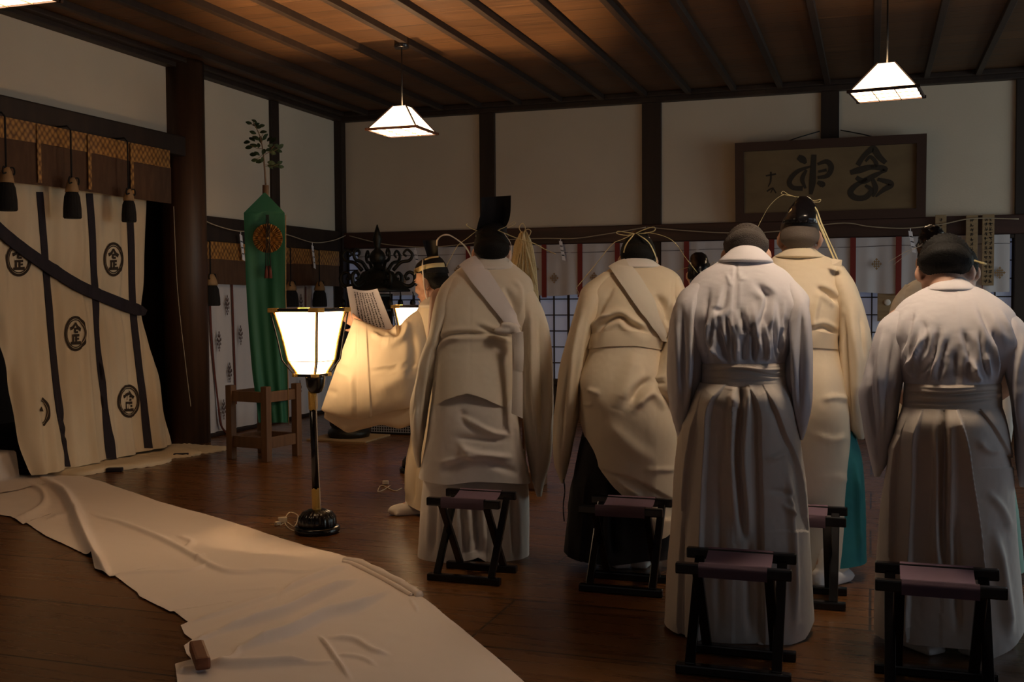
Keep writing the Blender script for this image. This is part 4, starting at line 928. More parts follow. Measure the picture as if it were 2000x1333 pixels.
# ---------------------------------------------------------------- cloth: lofts shaped row by row, then folds worked into the surface
def sstep(x): x = np.clip(x, 0, 1); return x*x*(3-2*x)
def loft(P, name, rows, m, nu=150, nv=150, n=2.4, folds=(), hem=None, noise=(.004, 7, 3), pleat=None, sides=True, cap=True, lumps=(), gather=None, parent=None):
    """rows: (y, xl, xr, dd, th) or (x1, y1, x2, y2, dd, th): two outline points, distance shift, half thickness"""
    R = []
    for r in rows:
        x1, y1, x2, y2, dd, th = (r[1], r[0], r[2], r[0], r[3], r[4]) if len(r) == 5 else r
        R.append(np.r_[ppt(P, x1, y1, dd), ppt(P, x2, y2, dd), th])
    R = catmull(np.array(R), nv); a = 2*np.pi*np.arange(nu)/nu; ca, sa = np.cos(a), np.sin(a)
    sx = np.sign(ca)*np.abs(ca)**(2/n); sy = np.sign(sa)*np.abs(sa)**(2/n)
    C = (R[:, :3]+R[:, 3:6])/2; H = (R[:, 3:6]-R[:, :3])/2; th = np.abs(R[:, 6])
    V = C[:, None, :]+H[:, None, :]*sx[None, :, None]+P.ef[None, None, :]*(th[:, None]*sy[None, :])[..., None]
    hl = np.linalg.norm(H, axis=1); Hn = H/(hl[:, None]+1e-9)
    Nr = Hn[:, None, :]*(ca[None, :]/1)[..., None]*1+P.ef[None, None, :]*(sa[None, :]*np.minimum(3, (hl/(th+1e-6)))[:, None]**.7)[..., None]
    Nr /= np.linalg.norm(Nr, axis=2, keepdims=True)+1e-9
    Vf = V.reshape(-1, 3); Nf = Nr.reshape(-1, 3); face = np.repeat(sstep((.35-sa)/.5)[None, :], nv, 0).reshape(-1); vv = np.repeat(np.linspace(0, 1, nv)[:, None], nu, 1).reshape(-1)
    px, py = pix(Vf); PX = np.c_[px, py]
    if hem:
        y0, hp = hem; yb = rows[-1][0] if len(rows[-1]) == 5 else rows[-1][3]
        hx = np.array(sorted(hp)); tgt = np.interp(px, hx[:, 0], hx[:, 1]); f = np.clip((py-y0)/(yb-y0), 0, 1.05); ny = py+f*(tgt-yb)
        dist = (Vf-CAM)@FW; Vf = Vf-A(0, 0, 1)*((ny-py)*dist/F_PX)[:, None]; px, py = pix(Vf); PX = np.c_[px, py]
    D = np.zeros(len(Vf)); amp, fx, fz = noise
    q_ = Vf-P.G
    D += amp*vnoise(np.c_[q_@P.er*fx, q_@P.ef*fx, q_[:, 2]*fz], hash(name) % 97 if False else len(name))*1.0 + amp*.5*vnoise(np.c_[q_@P.er*fx*2.3, q_@P.ef*fx*2.3, q_[:, 2]*fz*2.1], 3)+amp*.18*vnoise(q_*A(60, 60, 45), 9)
    if pleat: # (count, amplitude, start v, sharpness)
        cnt, pa, v0 = pleat; ang = np.repeat(a[None, :], nv, 0).reshape(-1); ph = (ang/(2*np.pi)*cnt+.25*np.sin(3*ang)+.1*vnoise(np.c_[ang*2, vv*2, vv*0], 4)) % 1
        D += pa*(np.minimum(ph/.78, (1-ph)/.22)-.5)*sstep((vv-v0)/.35)
    for fo in folds:
        pts, wq, am = fo[:3]; wq = wq*.85; kind = fo[3] if len(fo) > 3 else 'r'; X = [p[0] for p in pts]; Y = [p[1] for p in pts]; mg = wq*(4 if kind == 'r' else 7)
        s = (face > 0) & (px > min(X)-mg) & (px < max(X)+mg) & (py > min(Y)-mg) & (py < max(Y)+mg)
        if not s.any(): continue
        d, sg, fr_ = poly_dist(PX[s], pts); end = np.minimum(1, np.minimum(fr_, 1-fr_)*4+.12)
        if kind == 'r': pr = np.exp(-(d/wq)**2)*end
        elif kind == 'v': pr = (np.exp(-(d/wq)**2)-.45*np.exp(-((d-2.1*wq)/(1.3*wq))**2))*end   # valley with raised lips
        else: t = d*sg; pr = sstep(t/3.2+.5)*np.exp(-np.maximum(t, 0)/(wq*7))*np.minimum(1, fr_*6+.2)   # overlap edge, raised on one side
        D[s] += 1.45*am*pr*face[s]
    for (cx, cy, rx, ry, am) in lumps: D += am*face*np.exp(-((px-cx)/rx)**2-((py-cy)/ry)**2)
    Vf = Vf+Nf*D[:, None]
    i = np.arange(nv-1)[:, None]*nu; k_ = np.arange(nu)[None, :]; k2 = (k_+1) % nu
    F4 = np.stack([i+k_, i+nu+k_, i+nu+k2, i+k2], -1).reshape(-1, 4)
    Fl = F4.tolist()
    if cap: Fl += [list(range(nu)), [(nv-1)*nu+j for j in range(nu)][::-1]]
    o = new_obj(name, Vf, Fl, m, parent if parent is not None else P.o); P.cloth.append((Vf, F4.tolist())); return o
def bvh_of(P, idx=None):
    V = []; Fc = []
    for j, (v, f) in enumerate(P.cloth):
        if idx is not None and j not in idx: continue
        n = len(V); V += v.tolist(); Fc += [[q+n for q in t] for t in f]
    return BVHTree.FromPolygons(V, Fc)
def hit(bv, x, y, fallback):
    r = unit(ray(x, y)); h = bv.ray_cast(Vector(CAM), Vector(r))
    if h[0] is None: return fallback(x, y), -r
    nn = A(*h[1]); nn = nn if nn@r < 0 else -nn; return A(*h[0]), nn
def drape(P, name, Lp, Rp, m, off=.006, n=60, k=9, idx=None, dd=-.18, bulge=.003, th=.004, parent=None):
    """a band of cloth lying on the garments between two outlines"""
    bv = bvh_of(P, idx); Lc = catmull(Lp, n); Rc = catmull(Rp, n); G = []; fb = lambda x, y: ppt(P, x, y, dd); last = None
    for a, b in zip(Lc, Rc):
        row = []
        for u in np.linspace(0, 1, k):
            q_ = a+(b-a)*u; h, nn = hit(bv, q_[0], q_[1], fb); row.append(h+nn*(off+bulge*math.sin(math.pi*u)))
        G.append(row)
    G = np.array(G)
    for _ in range(3):
        G[1:-1] = .25*G[:-2]+.5*G[1:-1]+.25*G[2:]; G[:, 1:-1] = .25*G[:, :-2]+.5*G[:, 1:-1]+.25*G[:, 2:]
    B = G+P.ef*th*1.5; mb = MB(); g = [list(r) for r in G]; h = [list(r) for r in B]; mb.grid(g); mb.grid(h)
    mb.grid([[p, q_] for p, q_ in zip([r[0] for r in g], [r[0] for r in h])]); mb.grid([[p, q_] for p, q_ in zip([r[-1] for r in g], [r[-1] for r in h])]); mb.grid([g[-1], h[-1]]); mb.grid([g[0], h[0]])
    return mb.build(name, m, parent if parent is not None else P.o)
def tie(P, name, pts, m, w_=.007, dd=0., flat=.25, n=40, parent=None, up=None):
    """a cord or paper tie through (x, y[, dd]) points"""
    Q = [ppt(P, p[0], p[1], dd+(p[2] if len(p) > 2 else 0)) for p in pts]; C = catmull(Q, n)
    return MB().tube(C, [1.2*w_*(.75+.25*math.sin(3*i/n*math.pi)**2) for i in range(n)], 8, flat=flat, up=up).build(name, m, parent if parent is not None else P.o)
def collar(P, rows, m):
    rows = [(y, xl-2, xr+2, dd-.036, th+.008) for y, xl, xr, dd, th in rows]; y, xl, xr, dd, th = rows[-1]; rows.append((y+7, xl+3, xr-3, dd+.012, th-.022))
    return loft(P, 'collar', rows, m, 90, 26, 2.2, noise=(.0012, 20, 20))
SITE = {}
def stdperson(label, px, py, head, shy, hipy, k, tilt, m=None, ears=True, voxel=.011, turn=0., shdd=.14, group=None, feetpx=None):
    """a worshipper seen from behind, bowing: head = (x, y, dd)"""
    P = frame(px, py); f = unit(P.ef*math.cos(turn)+P.er*math.sin(turn)); t = math.radians(tilt)
    hc = ppt(P, *head); sh = ppt(P, px if len(np.atleast_1d(shy)) == 1 else shy[0], shy if np.isscalar(shy) else shy[1], shdd); hip = ppt(P, px, hipy, .02)
    up = A(0, 0, 1); hu = up*math.cos(t)+f*math.sin(t); hf = f*math.cos(t)-up*math.sin(t)
    feet = None
    if feetpx: feet = [(on_floor(x, y), unit(P.ef*c+P.er*s_)) for x, y, c, s_ in feetpx]
    return make_person(P, label, f, sh, hip, hc, hu, hf, k, None, voxel, group, ears, feet=feet)

# ---------------------------------------------------------------- D: bowing man with grey-brown hair, nearest to the camera
P = stdperson('person bowing in front centre in white kimono and hakama, with cropped grey-brown hair', 1455, 1250, (1457, 497, .37), 556, 790, 1.10, 52, feetpx=[(1412, 1243, .72, -.8), (1500, 1245, .72, .8)])
hair(P, M['greyhair'], .05, nape=-.95)
loft(P, 'kimono', [(484, 1436, 1478, .30, .05), (498, 1420, 1493, .28, .085), (514, 1400, 1510, .26, .12), (532, 1370, 1537, .22, .15), (556, 1345, 1556, .17, .17), (586, 1334, 1566, .12, .18), (620, 1336, 1562, .07, .185), (660, 1348, 1553, .045, .185), (690, 1362, 1540, .03, .18), (712, 1372, 1533, .02, .17), (735, 1376, 1530, .02, .165)], M['kimono'], 220, 220, 2.5,
     noise=(.005, 8, 2.5), folds=[
     ([(1438, 495), (1437, 560), (1435, 640), (1434, 705)], 3, -.006, 'v'), ([(1478, 555), (1500, 580), (1495, 615), (1488, 640)], 7, -.018, 'v'), ([(1420, 560), (1412, 600), (1396, 610)], 6, -.012, 'v'), ([(1445, 600), (1455, 640), (1462, 650)], 6, -.018, 'v'), ([(1395, 600), (1385, 650), (1392, 680), (1412, 705)], 6, .014), ([(1440, 530), (1450, 545), (1460, 540)], 4, .006),
     ([(1428, 620), (1436, 660), (1438, 708)], 5, .014), ([(1470, 590), (1475, 640), (1488, 700)], 7, .012), ([(1500, 560), (1520, 600), (1540, 660)], 10, -.010), ([(1535, 570), (1560, 640), (1570, 700)], 8, .012), ([(1365, 560), (1350, 620), (1345, 700)], 8, .012), ([(1384, 560), (1372, 640), (1378, 690)], 8, -.012),
     ([(1400, 640), (1412, 680), (1418, 706)], 6, -.012, 'v'), ([(1455, 650), (1450, 690), (1452, 706)], 5, -.010), ([(1478, 650), (1470, 706)], 5, -.010), ([(1505, 640), (1500, 690), (1498, 706)], 6, .010), ([(1420, 535), (1428, 560)], 4, .006), ([(1530, 640), (1520, 690)], 6, -.012), ([(1380, 590), (1377, 647), (1380, 705)], 3.2, -.008, 'v'), ([(1398, 600), (1397, 654), (1396, 708)], 3.2, .009), ([(1416, 612), (1422, 660), (1422, 708)], 3.2, -.008, 'v'), ([(1450, 620), (1444, 664), (1444, 708)], 3.2, .009), ([(1468, 620), (1471, 664), (1474, 708)], 3.2, -.008, 'v'), ([(1490, 620), (1497, 663), (1498, 706)], 3.2, .009), ([(1513, 600), (1511, 651), (1516, 702)], 3.2, -.008, 'v'), ([(1530, 590), (1529, 642), (1528, 695)], 3.2, .009)])
for rows, sg in (([(538, 1372, 1412, .17, .06), (570, 1330, 1388, .11, .11), (600, 1316, 1380, .06, .12), (640, 1308, 1375, .03, .125), (690, 1305, 1373, .0, .125), (740, 1304, 1371, -.01, .12), (790, 1308, 1357, .0, .11), (830, 1317, 1344, .02, .09), (857, 1324, 1333, .04, .05)], -1),
                ([(538, 1500, 1540, .17, .06), (575, 1527, 1577, .11, .11), (604, 1535, 1582, .06, .12), (640, 1537, 1585, .03, .125), (694, 1530, 1587, .0, .125), (740, 1527, 1587, -.01, .12), (790, 1540, 1586, .0, .11), (830, 1551, 1578, .02, .09), (857, 1560, 1569, .04, .05)], 1)):
    x0 = 1340 if sg < 0 else 1558
    loft(P, 'sleeve', rows, M['kimono'], 110, 130, 2.2, noise=(.005, 10, 2), folds=[([(x0-12*sg, 585), (x0-6*sg, 680), (x0, 800)], 6, .010), ([(x0+8*sg, 600), (x0+6*sg, 700), (x0+3*sg, 800)], 6, -.010, 'v'), ([(x0-24*sg, 640), (x0-22*sg, 720), (x0-12*sg, 800)], 5, -.010)])
collar(P, [(478, 1445, 1470, .315, .03), (484, 1434, 1481, .305, .052), (496, 1420, 1495, .285, .088), (510, 1406, 1508, .268, .115)], M['kimono'])
loft(P, 'waist_tie', [(706, 1373, 1533, .015, .172), (712, 1371, 1535, .01, .18), (722, 1371, 1535, .008, .181), (731, 1370, 1536, .006, .183), (748, 1369, 1538, .0, .185)], M['hakama'], 120, 40, 2.5, noise=(.002, 8, 20), folds=[([(1375, 722), (1450, 724), (1500, 733), (1532, 736)], 3, -.005, 'v'), ([(1440, 715), (1490, 722), (1530, 722)], 3, .004), ([(1372, 735), (1440, 742), (1535, 742)], 3, -.003)])
loft(P, 'hakama', [(744, 1370, 1537, .0, .18), (770, 1361, 1545, -.01, .20), (800, 1350, 1553, -.0, .205), (842, 1332, 1561, .02, .205), (900, 1323, 1570, .05, .205), (960, 1319, 1577, .08, .205), (1040, 1315, 1581, .12, .21), (1120, 1309, 1585, .14, .215), (1236, 1303, 1590, .16, .22)], M['hakama'], 440, 280, 2.6, noise=(.004, 7, 2), hem=(950, [(1303, 1208), (1351, 1217), (1400, 1223), (1480, 1225), (1545, 1230), (1572, 1226), (1590, 1208)]), cap=False, folds=[
     ([(1418, 750), (1396, 795), (1384, 866), (1376, 1000), (1370, 1228)], 5, .022, 's'), ([(1446, 752), (1448, 780), (1441, 890), (1448, 985), (1452, 1050)], 7, -.030, 'v'), ([(1463, 755), (1482, 804), (1486, 890), (1489, 1004), (1492, 1230)], 5, -.018, 's'), ([(1496, 766), (1531, 838), (1565, 914), (1577, 1008)], 5, -.016, 's'),
     ([(1372, 800), (1350, 900), (1338, 1050), (1330, 1215)], 7, .016, 's'), ([(1415, 752), (1440, 755), (1465, 756)], 3, -.006, 'v'), ([(1425, 768), (1445, 792), (1440, 800)], 9, .012), ([(1495, 900), (1530, 890), (1550, 880)], 8, .008), ([(1500, 960), (1540, 965), (1560, 985)], 7, -.008), ([(1530, 985), (1560, 1010)], 6, .008), ([(1545, 930), (1548, 990), (1550, 1100), (1552, 1235)], 8, .016), ([(1408, 900), (1406, 1050), (1404, 1230)], 9, -.008), ([(1462, 1050), (1464, 1150), (1466, 1235)], 9, -.014)], lumps=[(1405, 800, 40, 45, .018), (1500, 805, 40, 45, .018)])
PD = P

# ---------------------------------------------------------------- F: black-haired man in white at the right
P = stdperson('person bowing at the right edge, in white kimono and white hakama, with thick black hair', 1850, 1276, (1846, 528, .34), 610, 830, 1.18, 48, feetpx=[(1804, 1271, .72, -.75), (1912, 1277, .8, .55)])
hair(P, M['hair'], .09, nape=-1.05, nz=.008)
loft(P, 'kimono', [(543, 1838, 1880, .28, .05), (555, 1822, 1894, .26, .09), (570, 1794, 1927, .23, .13), (590, 1762, 1958, .18, .16), (615, 1742, 1982, .13, .18), (650, 1738, 1986, .08, .19), (700, 1746, 1978, .045, .19), (735, 1760, 1962, .03, .185), (752, 1767, 1954, .02, .175), (775, 1768, 1953, .02, .17)], M['kimono'], 220, 220, 2.5,
     noise=(.005, 8, 2.5), folds=[([(1782, 610), (1770, 650), (1762, 690)], 7, -.014, 'v'), ([(1815, 640), (1792, 690), (1775, 720)], 6, .016), ([(1835, 640), (1825, 690), (1800, 730)], 7, -.014, 'v'), ([(1872, 560), (1872, 620), (1876, 680)], 3, .004), ([(1885, 690), (1905, 730), (1915, 748)], 6, .015), ([(1908, 590), (1932, 640), (1955, 690), (1960, 740)], 8, -.016, 'v'), ([(1945, 600), (1968, 650), (1980, 720)], 8, .014),
     ([(1850, 660), (1842, 700), (1835, 745)], 6, -.014, 'v'), ([(1862, 690), (1870, 720), (1872, 748)], 5, -.010), ([(1800, 625), (1810, 660), (1806, 700)], 6, -.010), ([(1885, 650), (1895, 690), (1890, 740)], 7, -.016, 'v'), ([(1768, 670), (1776, 720), (1790, 745)], 6, .010), ([(1925, 690), (1930, 745)], 6, .010), ([(1785, 620), (1774, 681), (1770, 742)], 3.2, -.008, 'v'), ([(1800, 640), (1793, 693), (1786, 746)], 3.2, .009), ([(1828, 655), (1822, 701), (1810, 748)], 3.2, -.008, 'v'), ([(1850, 680), (1841, 714), (1838, 749)], 3.2, .009), ([(1862, 650), (1864, 699), (1866, 748)], 3.2, -.008, 'v'), ([(1890, 660), (1899, 704), (1903, 748)], 3.2, .009), ([(1913, 640), (1918, 693), (1930, 746)], 3.2, -.008, 'v'), ([(1935, 620), (1941, 681), (1948, 742)], 3.2, .009)])
for rows, sg in (([(590, 1775, 1815, .15, .06), (625, 1722, 1788, .10, .11), (655, 1708, 1780, .06, .12), (690, 1699, 1774, .03, .125), (739, 1686, 1766, 0, .125), (771, 1678, 1760, 0, .12), (820, 1684, 1754, .0, .115), (857, 1690, 1749, .01, .11), (900, 1699, 1738, .03, .09), (929, 1706, 1722, .05, .05)], -1),
                ([(590, 1905, 1945, .15, .06), (630, 1936, 2000, .10, .11), (680, 1950, 2020, .05, .12), (740, 1962, 2035, .02, .125), (781, 1970, 2040, 0, .12), (850, 1978, 2035, .01, .11), (900, 1982, 2028, .03, .10), (948, 1990, 2010, .05, .05)], 1)):
    x0 = 1726 if sg < 0 else 2000
    loft(P, 'sleeve', rows, M['kimono'], 110, 130, 2.2, noise=(.005, 10, 2), folds=[([(x0-2, 650), (x0-10, 740), (x0-6, 850)], 6, .010), ([(x0+20, 660), (x0+10, 760), (x0+4, 860)], 6, -.010, 'v'), ([(x0-22, 690), (x0-28, 760), (x0-14, 860)], 5, -.010)])
collar(P, [(539, 1847, 1872, .295, .03), (546, 1833, 1885, .285, .055), (556, 1820, 1897, .265, .092), (566, 1810, 1905, .25, .11)], M['kimono'])
loft(P, 'waist_tie', [(745, 1767, 1954, .015, .178), (752, 1765, 1956, .01, .185), (764, 1765, 1956, .01, .186), (776, 1764, 1957, .008, .187), (794, 1763, 1958, .0, .188)], M['hakama'], 120, 44, 2.5, noise=(.002, 8, 20), folds=[([(1768, 768), (1850, 772), (1954, 764)], 3, -.006, 'v'), ([(1768, 784), (1860, 786), (1955, 776)], 3, -.004, 'v'), ([(1800, 756), (1860, 758), (1950, 754)], 3, .003)])
loft(P, 'hakama', [(790, 1763, 1958, .0, .185), (823, 1757, 1968, -.01, .20), (890, 1743, 1979, .02, .205), (985, 1725, 1984, .07, .205), (1080, 1717, 1990, .10, .20), (1150, 1713, 1996, .105, .20), (1240, 1711, 2003, .11, .20)], M['hakama'], 440, 280, 2.6, noise=(.004, 7, 2), cap=False, hem=(950, [(1711, 1226), (1780, 1230), (1849, 1234), (1916, 1238), (1930, 1255), (1942, 1257), (1975, 1246), (2003, 1222)]), folds=[
     ([(1868, 795), (1887, 857), (1899, 937), (1915, 1056), (1932, 1250)], 5, .026, 's'), ([(1906, 790), (1944, 838), (1977, 890)], 4, -.010, 's'), ([(1804, 802), (1792, 914), (1782, 1080), (1776, 1225)], 5, .020, 's'), ([(1844, 795), (1844, 904), (1842, 1032), (1847, 1120)], 7, -.030, 'v'), ([(1770, 850), (1752, 960), (1746, 1220)], 7, .016, 's'), ([(1905, 860), (1930, 880), (1960, 880)], 9, .008), ([(1930, 960), (1962, 1000), (1975, 1040)], 9, .008), ([(1945, 1040), (1960, 1150), (1972, 1245)], 12, .020), ([(1860, 1000), (1866, 1120), (1870, 1235)], 9, -.010)], lumps=[(1800, 860, 42, 50, .016), (1910, 860, 42, 50, .016)])

# ---------------------------------------------------------------- B: priest with the tall kanmuri hat
P = stdperson('person from behind in cream robes and a tall black hat with upright fin', 925, 1094, (960, 492, .28), 560, 790, 1.12, 32, feetpx=[(885, 1088, .85, -.45), (975, 1090, .85, .5)])
hair(P, M['hair'], .06, nape=-1.1)
loft(P, 'hakama', [(880, 835, 1024, .05, .17), (940, 826, 1031, .09, .19), (1000, 821, 1034, .11, .19), (1050, 818, 1034, .13, .195), (1092, 815, 1034, .14, .2)], M['white'], 200, 110, 2.7, noise=(.004, 8, 2), cap=False, hem=(980, [(815, 1085), (880, 1083), (912, 1078), (935, 1072), (958, 1086), (1000, 1096), (1034, 1100)]), folds=[([(925, 960), (930, 1020), (934, 1080)], 7, -.05, 'v'), ([(898, 980), (902, 1075)], 5, .02, 's'), ([(960, 975), (955, 1080)], 5, -.02, 's'), ([(850, 960), (846, 1085)], 6, -.014, 'v'), ([(1000, 960), (1005, 1095)], 6, -.014, 'v')])
loft(P, 'under_robe', [(700, 850, 1000, .02, .165), (760, 847, 1004, 0, .185), (800, 841, 1009, -.01, .195), (870, 830, 1021, .01, .205), (936, 818, 1036, .04, .21)], M['white'], 220, 170, 3.0, noise=(.004, 6, 5), cap=False, hem=(860, [(818, 930), (870, 934), (930, 927), (990, 931), (1036, 938)]), folds=[
     ([(899, 812), (930, 830), (965, 846), (1000, 850)], 6, .012), ([(888, 855), (930, 858), (985, 862)], 7, -.008), ([(898, 868), (925, 885), (960, 890), (1000, 895)], 7, .014), ([(900, 870), (915, 890), (930, 898)], 5, .012), ([(860, 905), (910, 893), (930, 893)], 6, .010), ([(931, 900), (933, 870)], 4, .006), ([(925, 898), (890, 905), (860, 928)], 12, -.010), ([(955, 905), (985, 915), (1015, 925)], 9, -.010), ([(1005, 810), (1012, 870), (1028, 930)], 6, .010), ([(900, 800), (910, 825), (950, 850)], 9, -.008)])
loft(P, 'robe', [(503, 926, 985, .26, .055), (514, 912, 1001, .245, .09), (530, 890, 1022, .21, .125), (548, 873, 1038, .17, .15), (575, 860, 1042, .12, .165), (610, 853, 1036, .07, .17), (650, 850, 1020, .03, .17), (690, 848, 1013, .01, .175), (730, 846, 1008, -.005, .185), (798, 842, 1004, -.02, .205)], M['cream'], 220, 230, 2.6, noise=(.0035, 7, 3), cap=False, hem=(690, [(842, 792), (870, 775), (895, 766), (917, 762), (945, 771), (975, 785), (1004, 797)]), folds=[
     ([(855, 668), (880, 655), (930, 652), (985, 655)], 5, -.012, 'v'), ([(850, 690), (875, 663), (900, 660)], 5, .010), ([(930, 637), (965, 650), (1000, 660)], 5, -.014, 'v'), ([(985, 560), (1005, 600), (1010, 640)], 7, -.014, 'v'), ([(1000, 545), (1015, 570), (1008, 640)], 6, .012), ([(905, 545), (880, 580), (862, 640)], 9, .006), ([(918, 560), (918, 660), (916, 760)], 2, -.002), ([(872, 600), (858, 640), (854, 680)], 6, -.010)])
for rows, sg in (([(540, 880, 915, .15, .06), (565, 858, 905, .12, .10), (600, 847, 895, .07, .12), (650, 838, 868, .03, .125), (700, 825, 856, .01, .125), (745, 812, 846, 0, .125), (788, 801, 839, 0, .12), (840, 802, 832, .0, .11), (882, 807, 824, .02, .08), (912, 815, 822, .03, .04)], -1),
                ([(540, 990, 1020, .15, .06), (570, 995, 1042, .11, .10), (603, 1003, 1059, .07, .12), (643, 1011, 1070, .04, .125), (711, 1017, 1075, .01, .13), (780, 1019, 1080, 0, .13), (850, 1025, 1080, .0, .12), (900, 1032, 1075, .01, .10), (940, 1040, 1063, .02, .07), (968, 1048, 1057, .03, .04)], 1)):
    if sg < 0: fo = [([(835, 660), (815, 770), (812, 850)], 5, .012), ([(847, 680), (836, 770), (826, 850)], 5, -.012, 'v'), ([(824, 720), (808, 820)], 4, -.008)]
    else: fo = [([(1035, 600), (1040, 700), (1045, 840)], 6, .012), ([(1055, 620), (1060, 740), (1058, 860)], 6, -.016, 'v'), ([(1028, 680), (1034, 780), (1044, 880)], 5, -.012, 'v'), ([(1068, 660), (1072, 780), (1066, 900)], 5, .010)]
    loft(P, 'sleeve', rows, M['cream'], 120, 140, 2.2, noise=(.004, 10, 2), folds=fo)
collar(P, [(497, 938, 972, .285, .03), (503, 926, 987, .275, .055), (515, 912, 1000, .258, .09), (526, 903, 1008, .24, .11)], M['white'])
drape(P, 'shoulder_sash', [(900, 524), (925, 560), (960, 603), (990, 640)], [(930, 505), (962, 545), (993, 597), (1012, 640)], M['kimono'], .018, 60, 9, bulge=.006)
for Lp, Rp, o_ in (([(1002, 652), (1004, 690), (1003, 722)], [(1022, 648), (1023, 690), (1022, 726)], .022), ([(1000, 652), (1001, 740), (999, 808)], [(1018, 652), (1021, 740), (1021, 818)], .014)):
    G = [[ppt(P, *(a_+(b_-a_)*u), -.215-.4*o_+.004*math.sin(7*i/40)-.006*math.sin(math.pi*u)) for u in np.linspace(0, 1, 7)] for i, (a_, b_) in enumerate(zip(catmull(Lp, 40), catmull(Rp, 40)))]
    MB().grid(G).grid([[p+P.ef*.006 for p in r] for r in G]).grid([[p, p+P.ef*.006] for p in G[-1]]).grid([[r[-1], r[-1]+P.ef*.006] for r in G]).grid([[r[0], r[0]+P.ef*.006] for r in G]).build('sash_tail', M['white'], P.o)
b = MB(); c = ppt(P, 1003, 643, -.19)
for (dx, dz, rx, rz) in ((0, 0, .03, .028), (-.045, -.008, .05, .02), (-.03, .018, .035, .016), (.02, -.03, .022, .03)): b.sphere(c+P.er*dx+A(0, 0, dz), (rx, .022, rz), (P.er, P.ef, A(0, 0, 1)), 18, 12)
o = b.build('sash_knot', M['white'], P.o); remesh_to(o, .006, 2)
b = loft(P, 'hat', [(438, 948, 984, .33, .05), (444, 936, 990, .33, .075), (452, 930, 990, .32, .09), (462, 928, 994, .31, .095)], M['blackmatte'], 60, 24, 2.3, noise=(0, 1, 1))
hp = [(940, 386), (968, 383), (998, 382), (998, 402), (996, 420), (990, 434), (978, 444), (962, 450), (930, 452), (933, 436), (938, 415)]
mb = MB(); G = []
for f_ in np.linspace(0, 1, 16):
    L_ = catmull([(930, 452), (934, 434), (940, 412), (940, 386)], 16)[int(f_*15)]; R_ = catmull([(982, 450), (992, 436), (997, 416), (998, 382)], 16)[int(f_*15)]
    G.append([ppt(P, *(A(*L_)+(A(*R_)-A(*L_))*u), .28+.05*math.sin(math.pi*u)-.05*f_) for u in np.linspace(0, 1, 10)])
mb.grid(G); mb.grid([[p+P.ef*.012 for p in r] for r in G]); mb.grid([[p, p+P.ef*.012] for p in [r[0] for r in G]]); mb.grid([[p, p+P.ef*.012] for p in [r[-1] for r in G]]); mb.grid([[p, p+P.ef*.012] for p in G[-1]])
mb.build('hat_fin', M['blackmatte'], P.o)
for pts, w_, m in (([(930, 452), (912, 466), (894, 480), (881, 503), (871, 522)], .006, 'ribbon'), ([(932, 451), (920, 446), (911, 440), (913, 437)], .007, 'ribbon'), ([(922, 505, -.02), (908, 481), (881, 461), (865, 460), (855, 468), (853, 480)], .008, 'cord'), ([(972, 450), (1005, 464), (1043, 476), (1066, 488), (1086, 497)], .009, 'ribbon'), ([(974, 449), (988, 443), (1003, 434), (1006, 438), (990, 446)], .005, 'ribbon'), ([(984, 455, -.02), (998, 478, -.03), (996, 505, -.03), (988, 522, -.04)], .004, 'cord')):
    tie(P, 'hat_ribbon', pts, M[m], w_, .20)

